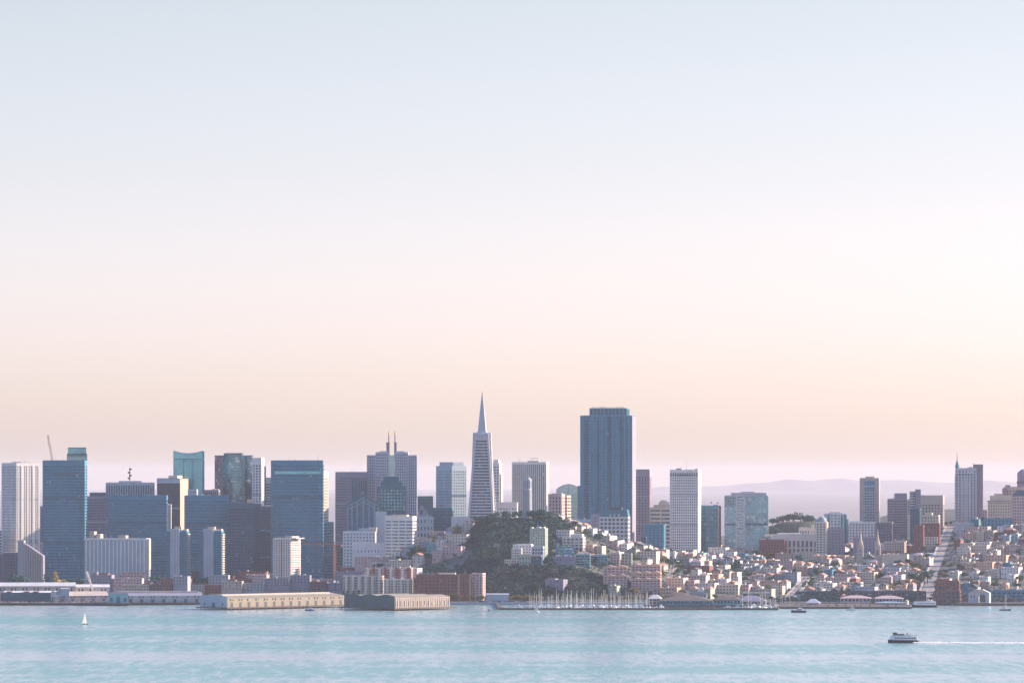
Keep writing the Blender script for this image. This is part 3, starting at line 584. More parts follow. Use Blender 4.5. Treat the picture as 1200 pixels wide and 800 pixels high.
T('apartment_block', 'mauve sunken block between white windowed block and round top tower', 'apartment block', 970, 990, 618.5, 6880, 0, 30, (4, .6, 5, .7), 'mauve', 'dark', 3, 0, ((972, 988, 618, 'mauve', .1, .9),))
T('apartment_block', 'dim violet block with red panels right of the white windowed block', 'apartment block', 1026, 1046, 613, 7060, 1, 24, (4, .5, 4, .5), 'violet', 'dark', 2, 0, ((1041, 1046, 611.5, 'offwhite', .1, .8),))
T('apartment_block', 'long lilac block behind the church with a plain flat roof', 'apartment block', 1000, 1026, 630, min(6850, G_(1012, 652)), 0, 20, (3.8, .6, 5, .7), 'mauve', 'dark', 2, 0, ())
T('apartment_block', 'beige checkered apartment block right of the church spires', 'apartment block', 1036, 1062, 635, G_(1050, 656), 2.4, 22, (3.3, .5, 3.6, .5), 'beige', 'win', 1.5, 0, ((1050, 1061, 633.5, 'cream', .2, .7),))
T('theatre_hall', 'long low sand coloured hall with a blank front wall', 'hall', 1034, 1065, 650, G_(1050, 666), 2, 30, (30, .5, 20, .9), 'cream', 'dark', 8, 0, ())
Y = G_(1080, 657); xc = wx(1080, Y); zb = ground(xc, Y); root = empty('barrel_roof_hall', (xc, Y, zb), radians(-9), label='wide hall under a pale blue barrel roof left of the steep street', cat='hall')
n = 10; a0 = 17.5
MB().box(-a0, a0, 0, 28, -4, 7).build('wall', W['lgrey'], root); MB().slab([(a0*cos(pi*i/n), 7.003+3.5*sin(pi*i/n)) for i in range(n+1)], 0, 28).build('barrel_roof', W['sky'], root); occupy(xc, Y+14, 18)

# church with twin spires
Y = G_(1018, 668); s = scl(Y); xc = wx(1018, Y); zb = ground(xc, Y); root = empty('church', (xc, Y, zb), radians(-7), label='pale stone church with a gabled front between twin pinnacled spires', cat='church')
lz = lambda p: wz(p, Y)-zb; lx = lambda p: wx(p, Y)-xc
MB().box(-9, 9, 2, 40, -4, 15).build('nave', W['offwhite'], root); MB().slab([(-9.6, 15), (9.6, 15), (0, 21)], 1.5, 40.5).build('roof', W['tar'], root)
MB().lathe(0, .9, [(2.4, 9), (2.4, 9.05)], 16).build('rose_window', G['win'], root)
for sx in (lx(1008.2), lx(1028.3)):
    q = MB(); q.box(sx-3.6, sx+3.6, 0, 7.2, -4, lz(641)); q.box(sx-3.9, sx+3.9, -.3, 7.5, lz(641)+.003, lz(640.3)); q.build('bell_tower', W['beige'], root)
    q = MB(); q.lathe(sx, 3.6, [(3.5, lz(640.2)), (2.9, lz(636)), (2.1, lz(633)), (1.0, lz(627)), (.12, lz(619))], 8)
    for dx in (-3, 3):
        for dy in (.6, 6.6): q.lathe(sx+dx, dy, [(.6, lz(640.2)), (.5, lz(638)), (.05, lz(635.5))], 6)
    q.build('spire', W['beige'], root)
    MB().box(sx-1, sx+1, -.35, -.02, lz(650), lz(644)).build('belfry_opening', G['win'], root)
MB().box(-16, 18, 8, 34, -4, 9).build('parish_wing', W['mauve'], root); occupy(xc, Y+15, 20)
# ------------------------------------------------------------------ blocks in front of downtown
AB = 'apartment block'
T('brick_block', 'dark brown brick block with a pale cornice below the tall white gridded tower', 'brick building', 3, 21, 648, 6560, 0, 22, (4, .5, 3.4, .6), 'violet', 'dark', 2, 0, ((4, 19, 647, 'beige', .05, .9),))
T('brick_block', 'low wine brown block cropped by the left edge beside dark trees', 'brick building', -18, 5, 650, 6620, 0, 22, (4, .5, 3.4, .6), 'violet', 'dark', 2, 0, ())
# sloping-topped building
Y = 6520; xc = wx(36, Y); zb = ground(xc, Y); root = empty('sloping_top_building', (xc, Y, zb), 0, label='grey brown ribbed building whose roofline steps down under slanting struts', cat='office block')
lx = lambda p: wx(p, Y)-xc; lz = lambda p: wz(p, Y)-zb
MB().slab([(lx(28), -4), (lx(50.5), -4), (lx(50.5), lz(651)), (lx(31), lz(638)), (lx(28), lz(637))], 0, 24).build('body', W['mauve'], root)
MB().box(lx(21), lx(28)-.01, -1, 22, -4, lz(633)).build('stair_tower', W['grey'], root)
q = MB()
for k in range(8): x = lx(29.2+k*2.75); q.box(x-.7, x+.7, -1, -.02, -4, wz(lerp_tab([(31, 638), (50.5, 651)], 29.2+k*2.75), Y)-zb)
q.build('rib', W['beige'], root)
q = MB(); q.box(lx(28), lx(50.5), 2, 3, lz(637), lz(636))
for k in range(5): q.bar((lx(35+k*3.6), 2.5, lz(636.4)), (lx(33.5+k*3.6), 2.5, lz(lerp_tab([(31, 638), (50.5, 651)], 33.5+k*3.6))), .5, 4)
q.build('strut', W['beige'], root); occupy(xc, Y+12, 22)
t = T('apartment_slab', 'long white apartment slab with a sunlit end wall behind the piers', 'apartment slab', 99, 176, 631, 6500, 5, 20, (3.0, .35, 5.2, .5), 'sky', 'blue', 1.6, 0, ((104, 109.5, 622.5, 'beige'), (111.5, 117, 625.5, 'cream'), (137, 146.5, 627, 'beige')))
local_box(t, 'roof_fascia', W['white'], -t.w/2-.4, t.w/2+.4, -.7, -.18, t.h-1.6, t.h+.9)
MB().box(t.w/2+.16, t.w/2+.7, .1, t.d-.1, t.h*.45, t.h-.1).build('end_wall', W['cream'], t.root)  # cream panel on the upper end paints in the sunlight there
q = MB()
for i in range(16): x = -t.w/2+t.w*(i+.5)/16; q.box(x-.9, x+.9, -.5, -.17, 0, t.h-2)
q.build('balcony_stack', W['white'], t.root)
for (a, c, lab) in ((195, 222, 'dark sided apartment tower with a pale centre, nearer the white slab'), (234, 262.5, 'dark sided apartment tower with a pale centre and fully sunlit notched edge')):
    t = T('apartment_tower', lab, 'apartment tower', a, c, 622.5, 6480, 3.2, 22, (3.05, .4, 3.2, .4), 'blue', 'dark', 1.2, 0, ())
    facade((c-a)*.39*t.s, 2, 0, t.h+3.5, (3.05, .5, 3.3, .55), W['lgrey'], G['blue'], t.root, 2, x0=t.lx(a+5), names=('center_facade', 'center_glazing'))
    for o in list(t.root.children):
        if o.name.startswith('center'): o.location[1] = -2.2
    q = MB(); z = 2
    while z < t.h-2: q.box(t.w/2+.16, t.w/2+1.5, 1, t.d-2, z, z+1.5); z += 3.05
    q.build('balcony', W['cream'], t.root)
    MB().box(t.lx(a+9), t.lx(a+17), 3, 14, t.h+.2, t.h+6).build('penthouse', W['beige'], t.root)
    MB().box(t.lx(c-6.5), t.lx(c-3.4), 2, 16, t.h+.2, t.h+3).build('lift_house', W['cream'], t.root)
t = T('apartment_tower', 'compact white apartment tower with sunlit balconies on its right face', 'apartment tower', 320, 352, 631, 6420, 12, 26, (3.0, .45, 3.6, .5), 'offwhite', 'dark', 1.4, 0, ((333, 341, 628, 'cream', .1, .8), (325, 346, 629.8, 'offwhite', .1, .9)))
local_box(t, 'dark_strip', W['dblue'], t.lx(329.5), t.lx(330.6), -.3, -.14, 0, t.h-1)  # narrow dark blue strip standing proud of the front face
q = MB(); z = 1.2
while z < t.h-2: q.box(t.w/2+.1, t.w/2+1.3, 1, t.d-1, z, z+1.3).box(-t.w/2-1.1, -t.w/2-.15, 1, t.d-1, z, z+1.3); z += 3
q.build('balcony', W['white'], t.root)
t = T('office_block', 'white stepped block with a sunlit upper corner above the treed slope', 'office block', 402, 441, 623, 6720, 1.5, 26, (4.2, .5, 4.2, .5), 'white', 'blue', 2, 0, ((420, 437, 619, 'sky', .2, .8), (432, 441, 617.8, 'cream', .2, .6)))
T('office_block', 'blank lilac block with few small windows right of the stepped block', 'office block', 413.5, 450, 637, 6600, 0, 22, (9, .65, 4.5, .7), 'white', 'blue', 8, 0, ())
t = T('office_block', 'white banded office block with long window strips below the twin spires', 'office block', 451, 488, 605.5, 6780, 4.5, 26, (4.3, .52, 9, .14), 'white', 'blue', 5, 0, ((452, 462, 603.8, 'cream'), (464, 476, 603, 'cream')))
T('office_block', 'plain pale block half hidden behind the white banded office block', 'office block', 440, 453, 600, 6840, 0, 20, (20, .5, 9, .8), 'lgrey', 'dark', 6, 0, ())
T('office_block', 'low grey blue block between the gabled stone house and the dark glass block', 'office block', 488, 508, 606, 6820, 0, 20, (9, .5, 4.5, .6), 'sky', 'dark', 3, 0, ((497, 501, 604.8, 'peach'),))
T('office_block', 'plain lavender low block at the left foot of the white pyramid', 'office block', 529, 548.5, 606, 6800, 0, 20, (20, .5, 9, .8), 'lgrey', 'dark', 8, 0, ())
# hillside apartment pieces
t = T('art_deco_apartment', 'tall pale green art deco apartment house with a flagpole below the wooded hill', 'apartment house', 621, 642, 619.5, G_(631, 655), 3.2, 16, (3.3, .55, 3.2, .62), 'green', 'win', 1, 0, ((621.3, 623, 617.4, 'cream'), (628, 632, 617, 'lgrey'), (635, 637, 617, 'cream')), ((629, 612.5, .3, 'rose'),))
T('art_deco_apartment', 'white terraced apartment house at the foot of the pale green one', 'apartment house', 601, 625, 638.5, G_(613, 659), 2, 14, (3.4, .6, 4, .6), 'white', 'win', 1, 0, ((605, 622, 637, 'white', .1, .7),))
T('art_deco_apartment', 'small white annex stepping down left of the terraced apartment house', 'apartment house', 599.5, 612, 643, G_(606, 663), 1, 10, (3.2, .5, 3, .5), 'offwhite', 'win', .8, 0, ())
T('apartment_house', 'arched blue white apartment block tucked under the pale green house', 'apartment house', 620, 638, 640.5, G_(629, 659), 1.6, 10, (4.4, .45, 3.6, .45), 'sky', 'dark', 2, 0, ())
T('apartment_house', 'grey concrete house with blank base on the cliff edge below white terraces', 'apartment house', 608, 622, 650, G_(615, 664), 0, 10, (5, .6, 4, .6), 'green', 'dark', 3, 0, ())
T('apartment_house', 'small cream cottage at the cliff edge left of the white terraces', 'cottage', 591, 600, 656, G_(596, 664), 1, 10, (3, .5, 3, .5), 'cream', 'win', .6, 0, ())
T('apartment_house', 'dark shaded house with a sunlit roof strip under the arched block', 'apartment house', 622, 636, 652, G_(629, 664), 1.4, 10, (4, .4, 3, .4), 'dblue', 'dark', 1, 0, ((623, 634, 650.5, 'peach', 0, .9),))  # shade painted as dark blue walls, sunlit roof as a peach box
T('apartment_house', 'teal glass fronted apartment house high above the marina', 'apartment house', 651, 673, 641, G_(662, 653), 0, 14, (3.4, .45, 9, .1), 'blue', 'mix', 1, 0, ())
T('apartment_house', 'white penthouse house stepping over the teal glass fronted one', 'apartment house', 659, 686, 630, G_(672, 642), 3, 18, (3.6, .5, 5, .3), 'offwhite', 'win', 1, 0, ((668, 682, 625.5, 'white', .1, .8),))
T('apartment_house', 'flat brown grey retaining block below the teal glass fronted house', 'apartment house', 648, 674, 652.5, G_(661, 662.5), 0, 12, (6, .7, 4, .7), 'mauve', 'win', 2, 0, ())
T('apartment_house', 'aqua and white striped apartment house above the dark cliff trees', 'apartment house', 674, 692, 650, G_(683, 664), .8, 14, (3.5, .45, 7, .15), 'aqua', 'win', .8, 0, ())
T('apartment_house', 'blue green apartment house left of the pink roofed terraces', 'apartment house', 693, 712, 651, G_(703, 664), 0, 14, (3.5, .5, 4, .3), 'aqua', 'win', .8, 0, ())
T('apartment_house', 'rose topped narrow house behind the pink roofed terraces', 'apartment house', 715, 727, 649, G_(721, 662), 1, 12, (3.4, .5, 4, .4), 'rose', 'win', .8, 0, ())
T('apartment_house', 'sage green house with a deep shaded porch right of the rose topped one', 'apartment house', 728, 741, 649, G_(734, 663), 1, 12, (3.4, .5, 4, .4), 'green', 'win', .8, 0, ())
T('quarry_building', 'purple grey flat roofed building at the foot of the dark cliff', 'low building', 639, 665, 679.5, G_(652, 690.5), 5, 14, (4, .6, 5, .7), 'mauve', 'win', 1, 0, ((640, 650, 677.5, 'mauve', .1, .8),))
# condominium terraces with pink sawtooth roofs
def terrace(px0, px1, levels, Y, label):
    for i, yt in enumerate(levels):
        yy = Y - i*16; xc = wx((px0+px1)/2, yy); w = (px1-px0)*scl(yy); zb = min(ground(xc, yy), ground(xc, yy+12))
        h = wz(yt, yy) - zb
        root = empty('terraced_condominium', (xc, yy, zb), radians(-6), label=label[i], cat='condominium', group='condominiums with pink roofs')
        facade(w, 14, 0, h, (3.2, .55, 4.6, .42), W['rose'], G['win'], root, .6)
        k = 3 if px1-px0 > 30 else 2
        for j in range(k):
            a = -w/2 + w*j/k
            MB().slab([(a-.3, h+.003), (a+w/k+.3, h+.003), (a+w/k+.3, h+1.5), (a+w/k*.5, h+3.2), (a-.3, h+1.5)], -1.2, 14.4).build('roof', W['peach'], root)
        occupy(xc, yy+7, w*.45); occupy(xc-w*.3, yy+7, 9); occupy(xc+w*.3, yy+7, 9)
terrace(707, 735, (665, 675.5), 6235, ['upper rosy condominium with a pale pink roof left of the narrow gap', 'lower rosy condominium with a pale pink roof left of the narrow gap'])
terrace(740, 774, (663, 672, 679.5), 6240, ['uppermost of three pink roofed condominium rows right of the gap', 'middle of three pink roofed condominium rows right of the gap', 'lowest of three pink roofed condominium rows right of the gap'])
t = T('brick_warehouse', 'long red brick warehouse with sunlit pilaster ends under the wooded cliff', 'warehouse', 488, 552, 673.5, 6172, 2, 24, (4, .62, 4.5, .65), 'brick', 'dark', 2.5, 0, ((513, 533, 671, 'cream', .2, .7), (495, 508, 672, 'violet', .2, .6)))
for px in (537.5, 551): MB().box(t.lx(px)-1.4, t.lx(px)+1.4, -1, -.14, 0, t.h+.4).build('pilaster', W['terra'], t.root)
T('apartment_house', 'pinkish white flats with a sunlit corner right of the red brick warehouse', 'apartment house', 553, 569, 672, 6172, 3.4, 16, (3.3, .5, 4, .45), 'rose', 'win', 1, 0, ())
for (a, c, yt, YY, col, lab) in ((428, 484, 666, 6236, 'rose', 'upper long pink apartment row with red bays below the treed slope'), (450, 484, 679, 6184, 'cream', 'lower cream apartment row with deep bays beside the brick warehouse'), (402, 450, 675, 6200, 'beige', 'pale terraced apartment row with tall white piers behind the gabled pier')):
    t = T('apartment_row', lab, 'apartment row', a, c, yt, YY, 2, 18, (3.2, .5, 4.2, .35), col, 'win', 1, 0, ())
    k = int((c-a)/7)
    for i in range(k): x = -t.w/2+t.w*(i+.5)/k; MB().box(x-1.6, x+1.6, -1.6, -.15, 0, t.h + (1.4 if i % 2 else .2)).build('bay', W['brick'] if (i % 2 and col == 'rose') else W['offwhite'], t.root)

# ------------------------------------------------------------------ cranes
def lattice_mast(mb, p, q, w, n=None):
    p, q = Vector(p), Vector(q); d = q-p; L = d.length; dn = d.normalized(); u = dn.orthogonal().normalized()
    if abs(dn.x) > .5: u = Vector((0, 0, 1))
    v = dn.cross(u).normalized(); u = v.cross(dn).normalized()
    cs = [(u*a+v*b)*w/2 for a, b in ((-1, -1), (1, -1), (1, 1), (-1, 1))]
    for c in cs: mb.bar(p+c, q+c, .34*w/1.6, 4)
    n = n or max(3, int(L/(w*1.3)))
    for i in range(n):
        a, b = p+d*i/n, p+d*(i+1)/n
        for j in range(4): mb.bar(a+cs[j], b+cs[(j+1) % 4], .11*w/1.6, 3)
Y = 6560; xc = wx(392.3, Y); zb = ground(xc, Y); root = empty('tower_crane', (xc, Y, zb), radians(2), label='orange hammerhead tower crane with its jib pointing across the blue slab', cat='crane')
lz = lambda p: wz(p, Y)-zb; s = scl(Y); zj = lz(637.5)
q = MB(); lattice_mast(q, (0, 0, -2), (0, 0, zj), 2.4); q.build('mast', W['orange'], root)
q = MB(); lattice_mast(q, (0, 0, zj), (-37*s, 0, zj+1), 1.8); q.build('jib', W['orange'], root)
q = MB(); lattice_mast(q, (0, 0, zj), (10*s, 0, zj), 1.8); q.build('counter_jib', W['orange'], root)
MB().box(7*s, 10*s, -1.4, 1.4, zj-3, zj-.4).build('counterweight', W['cream'], root)
MB().box(-1.3, 1.3, -1.5, 1.5, zj+.2, zj+3.4).bar((0, 0, zj+3), (0, 0, zj+5.5), .4, 4).build('cab', W['cream'], root)
Y = 7250; xc = wx(61.5, Y); zb = ground(xc, Y); root = empty('luffing_crane', (xc, Y, zb), 0, label='thin leaning crane boom above the roof of the blue banded tower', cat='crane'); lz = lambda p: wz(p, Y)-zb; s = scl(Y)
q = MB(); lattice_mast(q, (0, 0, -2), (0, 0, lz(541)), 2.6); q.build('mast', W['steel'], root)
q = MB(); lattice_mast(q, (0, 0, lz(540)), (-5.5*s, 0, lz(509.5)), 1.7); q.build('boom', W['rose'], root)
MB().box(-1.5, 5, -1.5, 1.5, lz(541.5), lz(539)).build('machine_deck', W['red'], root)
q = MB(); q.bar((4, 0, lz(539)), (-5.5*s, 0, lz(509.5)), .08, 3).build('stay', W['dark'], root)
Y = 6230; xc = wx(111, Y); zb = ground(xc, Y); root = empty('derrick_crane', (xc, Y, zb), 0, label='white crane boom leaning left over the pier sheds', cat='crane'); lz = lambda p: wz(p, Y)-zb; s = scl(Y)
q = MB(); lattice_mast(q, (0, 0, 4), (-9.5*s, 0, lz(669)), 1.8); q.build('boom', W['white'], root)
MB().box(-3, 4, -2, 2, 1.2, 5).build('cab', W['white'], root); MB().box(-4, 5, -2.6, -1.2, 0, 1.3).box(-4, 5, 1.2, 2.6, 0, 1.3).build('crawler_track', W['dark'], root)

# ------------------------------------------------------------------ seawall, piers and sheds
MB().box(-19800, 19800, SHORE-3, SHORE, -1.5, 3.1).build('seawall', W['grey']); bpy.data.objects['seawall']['kind'] = 'structure'
def shed(px0, px1, Y, b, d, zroof, zridge, label, wall, endwall=None, roof='grey', ngab=1, deck_out=4, doors=True, cat='pier shed', clere=False):
    """pier deck on piles with a long gabled shed; ridge runs along x"""
    cx, cy, th, w, mx, my, cr = site(px0, px1, Y, b, d)
    root = empty('pier_shed', (cx, cy, 0), th, label=label, cat=cat)
    MB().box(-w/2-deck_out, w/2+deck_out, -deck_out, d+deck_out, 1.6, 3).build('deck', W['wood'], root)
    q = MB()
    for i in range(int(w/6)+1):
        x = -w/2-deck_out+.6 + i*6
        if x > w/2+deck_out-.5: break
        q.box(x-.35, x+.35, -deck_out+.1, -deck_out+.8, -1, 1.6)
    for i in range(int(d/6)+1): q.box(-w/2-deck_out+.1, -w/2-deck_out+.8, i*6, i*6+.7, -1, 1.6)
    q.build('piling', W['wood'], root)
    MB().box(-w/2, w/2, 0, d, 3.003, zroof).build('wall', W[wall], root)
    q = MB(); dd = d/ngab
    for g in range(ngab):
        y0, y1 = g*dd, (g+1)*dd; o = len(q.v)
        A = [(-w/2-.5, y0-.4*(g == 0), zroof+.004), (w/2+.5, y0-.4*(g == 0), zroof+.004), (w/2+.5, y1+.4*(g == ngab-1), zroof+.004), (-w/2-.5, y1+.4*(g == ngab-1), zroof+.004), (-w/2-.5, (y0+y1)/2, zridge), (w/2+.5, (y0+y1)/2, zridge)]
        q.v += A; q.f += [(o, o+3, o+2, o+1), (o, o+1, o+5, o+4), (o+2, o+3, o+4, o+5), (o, o+4, o+3), (o+1, o+2, o+5)]
    q.build('roof', W[roof], root)
    if clere:
        MB().box(-w*.46, w*.46, d*.38, d*.62, zridge-2.4, zridge+.9).build('clerestory', W['gravel'], root)
    if endwall:
        q = MB()
        for g in range(ngab):
            y0, y1 = g*dd, (g+1)*dd; x = -w/2-.55
            o = len(q.v); P = [(y0+.05, 3.01), (y1-.05, 3.01), (y1-.05, zroof+1.5), ((y0+y1)/2+dd*.12, zridge+.9), ((y0+y1)/2-dd*.12, zridge+.9), (y0+.05, zroof+1.5)]
            q.v += [(x-.4, a, z) for a, z in P] + [(x, a, z) for a, z in P]
            q.f.append(tuple(o+i for i in reversed(range(6)))); q.f.append(tuple(o+6+i for i in range(6)))
            for i in range(6): j = (i+1) % 6; q.f.append((o+i, o+j, o+6+j, o+6+i))
        q.build('end_wall', W[endwall], root)
        for g in range(ngab):
            yc = (g+.5)*dd; x = -w/2-1.0
            MB().box(x-.05, x+.02, yc-2.6, yc+2.6, 3.02, 8.2).build('door', W['dblue'], root)
            for k in (-1, 1): MB().box(x-.05, x+.02, yc+k*dd*.33-1.2, yc+k*dd*.33+1.2, 5, 8).build('window', G['win'], root)
    if doors:
        n = max(3, int(w/12.5)); hz = zroof-3
        for i in range(n):
            x = -w/2 + w*(i+.5)/n
            MB().box(x-1.9, x+1.9, -.12, -.02, 3.01, 3+hz*.52).build('door', W['dgrey'], root)
            for k in (-1, 1): 
                MB().box(x+k*2.1-.9, x+k*2.1+.9, -.12, -.02, 3+hz*.68, 3+hz*.88).build('window', G['win'], root)
    occupy(mx, my, d*.5)
    return root, w, cr
s6 = scl(6000)
shed(237, 404, 6000, -31, 46, wz(697.2, 6000), wz(694.2, 6010), 'long cream pier shed with a pale blue end facade and even row of doors', 'tan', 'sky', 'tan', 1, clere=True)
shed(131, 237, 6110, -3, 40, wz(698.5, 6060), wz(694.5, 6060), 'long dull grey pier shed between the blue fronted pier and the cream shed', 'grey', None, 'mauve', 1, clere=True)
r, w, cr = shed(127, 150, 6065, 0, 24, wz(696.5, 6040), wz(694.5, 6040), 'short bright blue pier bulkhead building with arched door', 'aqua', None, 'slate', 1, 3, False, 'pier building')
MB().cyl(0, 0, 0, .1, 2.2, None, 16)
for x in (-8, 8): MB().box(x-1.5, x+1.5, -.15, -.02, 5, 9.5).build('window', G['win'], r)
MB().slab([(-2.3, 3.01), (2.3, 3.01)] + [(2.3*cos(pi*i/8), 9+2.3*sin(pi*i/8)) for i in range(9)], -.2, -.02).build('door', W['dblue'], r)
r, w, cr = shed(404, 527, 5905, -59, 84, wz(698.5, 5900), wz(696, 5905), 'wide three gabled pier building with dark end and sunlit cream long side', 'beige', 'dgreen', 'tan', 3, 5, False, 'pier building')
q = MB(); n = 30
for i in range(n): x = -w/2 + w*(i+.5)/n; q.box(x-.5, x+.5, -.5, -.02, 3.02, wz(698, 5900)-1.2)
q.build('pilaster', W['beige'], r)
for i in range(14): x = -w/2 + w*(i+.5)/14; MB().box(x-1.2, x+1.2, -.14, -.021, 4.5, 10.5).build('window', G['win'], r)
r, w, cr = shed(59, 128, 6170, -8, 30, wz(697.5, 6170), wz(692.5, 6170), 'brown roofed timber pier shed with a small pale gable at its left', 'mauve', 'offwhite', 'beige', 1, 3, True)
r, w, cr = shed(-30, 88, 6200, 0, 26, wz(686.5, 6200), wz(682.5, 6200), 'very long low terminal shed with a double white roof', 'beige', None, 'roofw', 2, 2, True, 'terminal shed')
r, w, cr = shed(88, 128, 6240, 0, 26, wz(687.5, 6240), wz(684.5, 6240), 'low white roofed shed behind the crane boom', 'offwhite', None, 'roofw', 1, 2, True, 'terminal shed')
r, w, cr = shed(5, 66, 6165, 0, 14, wz(694, 6165), wz(692, 6165), 'low quay building with alternating red and white roof panels', 'dblue', None, 'roofw', 1, 2, False, 'quay building')
for a in (-w/2+3, -w*.12, w*.06): MB().box(a, a+7, -.7, 3, wz(694, 6165)+.9, wz(694, 6165)+1.6).build('roof_panel', W['red'], r)
r, w, cr = shed(71, 81, 6150, 0, 14, wz(689.5, 6150), wz(688.7, 6150), 'small pale blue cube shaped office on the quay', 'sky', None, 'lgrey', 1, 1, False, 'quay office')
r, w, cr = shed(570, 596, 6120, 0, 14, wz(696, 6120), wz(695, 6120), 'plain pale blue shed beside the autumn trees', 'sky', None, 'lgrey', 1, 1, False, 'shed')
# quay for the far left
MB().box(wx(-200, 6060), wx(128, 6060), 6085, SHORE-3.01, 1.4, 2.9).build('quay', W['wood'])['kind'] = 'structure'

# marina: breakwater, floats, boats
q = MB(); q.box(wx(584, 5880), wx(912, 5880), 5876, 5882, -1, 2.2); q.build('breakwater', W['wood'])['kind'] = 'structure'
q = MB(); q.box(0, 3, 0, 5, -1, 2.2)
MB().prism([(wx(584, 5880), 5882.01), (wx(584, 5880)+7, 5882.01), (wx(583, 6100), 6106), (wx(580, 6100), 6106)], -1, 2.1).build('breakwater_arm', W['wood'])['kind'] = 'structure'
for k in range(4): MB().box(wx(618, 5930), wx(768, 5930), 5922+k*36, 5924+k*36, -.3, .5).build('floating_jetty', W['wood'], None).update_tag(); 
for o in [o for o in COL.objects if o.name.startswith('floating_jetty')]: o['kind'] = 'structure'

def hull_mb(L, B, D, z0=-.4):
    """pointed-bow hull along x, bow at -x"""
    q = MB(); st = []
    for t_, k in ((0, .04), (.12, .45), (.3, .85), (.55, 1), (.85, .92), (1, .78)):
        x = -L/2 + L*t_; sh = D*(1.22-.3*min(1, t_*1.6)); b_ = B/2*k
        st.append([(x, 0, z0), (x, -b_*.75, z0+.3*D), (x, -b_, sh), (x, b_, sh), (x, b_*.75, z0+.3*D)])
    q.loft(st); return q
def sailboat(L, mast, hullm, sails, heading=0, name='sailboat', covers=True):
    root = empty(name, (0, 0, 0), heading)
    hull_mb(L, L*.28, L*.11).build('hull', hullm, root)
    MB().loft([[(-L*.22, -L*.08, L*.10), (L*.2, -L*.09, L*.10), (L*.2, L*.09, L*.10), (-L*.22, L*.08, L*.10)], [(-L*.12, -L*.06, L*.17), (L*.18, -L*.07, L*.17), (L*.18, L*.07, L*.17), (-L*.12, L*.06, L*.17)]]).build('cabin', W['gel'], root)
    MB().cyl(-L*.06, 0, L*.1, mast, .24, .15, 6).bar((-L*.06, 0, L*.24), (L*.36, 0, L*.22), .14, 5).build('mast', W['white'], root)
    if sails:
        n = 8; R_ = []
        for k in range(n+1):
            z = L*.26 + (mast*.97-L*.26)*k/n; cw = L*.42*(1-k/n)**.85+.05
            R_.append([(-L*.05, 0, z), (-L*.05+cw*.5, L*.05*(1-k/n)+.04, z), (-L*.05+cw, .02, z), (-L*.05+cw*.5, L*.05*(1-k/n)-.04, z)])
        MB().loft(R_).build('mainsail', W['sail'], root)
        R_ = []
        for k in range(n+1):
            z = L*.16 + (mast*.86-L*.16)*k/n; f0 = -L*.47 + (L*.40)*k/n; f1 = -L*.1 + (L*.03)*k/n
            R_.append([(f0, 0, z), ((f0+f1)/2, L*.05+.03, z), (max(f1, f0+.05), .02, z), ((f0+f1)/2, L*.05-.03, z)])
        MB().loft(R_).build('jib', W['sail'], root)
    elif covers:
        MB().loft([[(-L*.04, -.28, L*.22), (L*.34, -.2, L*.21), (L*.34, .2, L*.21), (-L*.04, .28, L*.22)], [(-L*.04, -.1, L*.27), (L*.34, -.1, L*.25), (L*.34, .1, L*.25), (-L*.04, .1, L*.27)]]).build('sail_cover', W['navy'], root)
    return root
def put(o, x, y, z=0, rz=None, label=None, cat=None, group=None, sc_=None):
    o.location = (x, y, z)
    if rz is not None: o.rotation_euler[2] = rz
    if sc_: o.scale = (sc_,)*3
    return tag(o, label, cat, group)
o = sailboat(7.5, 14.5, W['hull'], True, radians(35)); put(o, wx(99.5, 5290), 5290, sc_=.86, label='lone sailboat under white sails on open water near the piers', cat='sailboat')
o = sailboat(9, 13.5, W['gel'], True, radians(-50)); put(o, wx(629, 5765), 5765, label='sailboat with pale hoisted sails passing in front of the marina breakwater', cat='sailboat')
o = sailboat(13, 19, W['hull'], False, radians(172)); put(o, wx(1178, 5850), 5850, label='dark hulled moored yacht with a bare mast by the arched pier building', cat='yacht')
protos = [sailboat(L, m, W['gel'], False, 0) for L, m in ((10, 17), (11.5, 20), (8.5, 14.5))]
used = set(); GM = 'boats berthed in the marina'
n = 0
for row in range(5):
    px = 620 + R.uniform(0, 4)
    while px < 768:
        k = R.randrange(3); o = protos[k]
        if k in used: o = copy_tree(o)
        used.add(k); Y = 5904 + row*36 + R.choice((0, 26)) * (row < 4)
        if row >= 3 and R.random() < .4: px += 5
        put(o, wx(px, Y), Y, 0, radians(90 + R.uniform(-5, 5) + 180*R.randint(0, 1)), 'white sailboat with a bare mast berthed in the crowded marina', 'sailboat', GM, R.uniform(.66, 1.08))
        px += R.uniform(4.0, 8.5); n += 1
def motorboat(L, hullm=None):
    root = empty('motorboat', (0, 0, 0)); hull_mb(L, L*.32, L*.13).build('hull', hullm or W['gel'], root)
    MB().loft([[(-L*.2, -L*.12, L*.13), (L*.3, -L*.12, L*.13), (L*.3, L*.12, L*.13), (-L*.2, L*.12, L*.13)], [(-L*.08, -L*.1, L*.26), (L*.26, -L*.1, L*.26), (L*.26, L*.1, L*.26), (-L*.08, L*.1, L*.26)]]).build('cabin', W['gel'], root)
    MB().box(-L*.1, L*.22, -L*.118, L*.118, L*.17, L*.22).build('window', G['dark'], root)
    MB().box(-L*.02, L*.16, -L*.07, L*.07, L*.261, L*.33).build('flybridge', W['gel'], root)
    return root
mb0 = motorboat(11); first = True
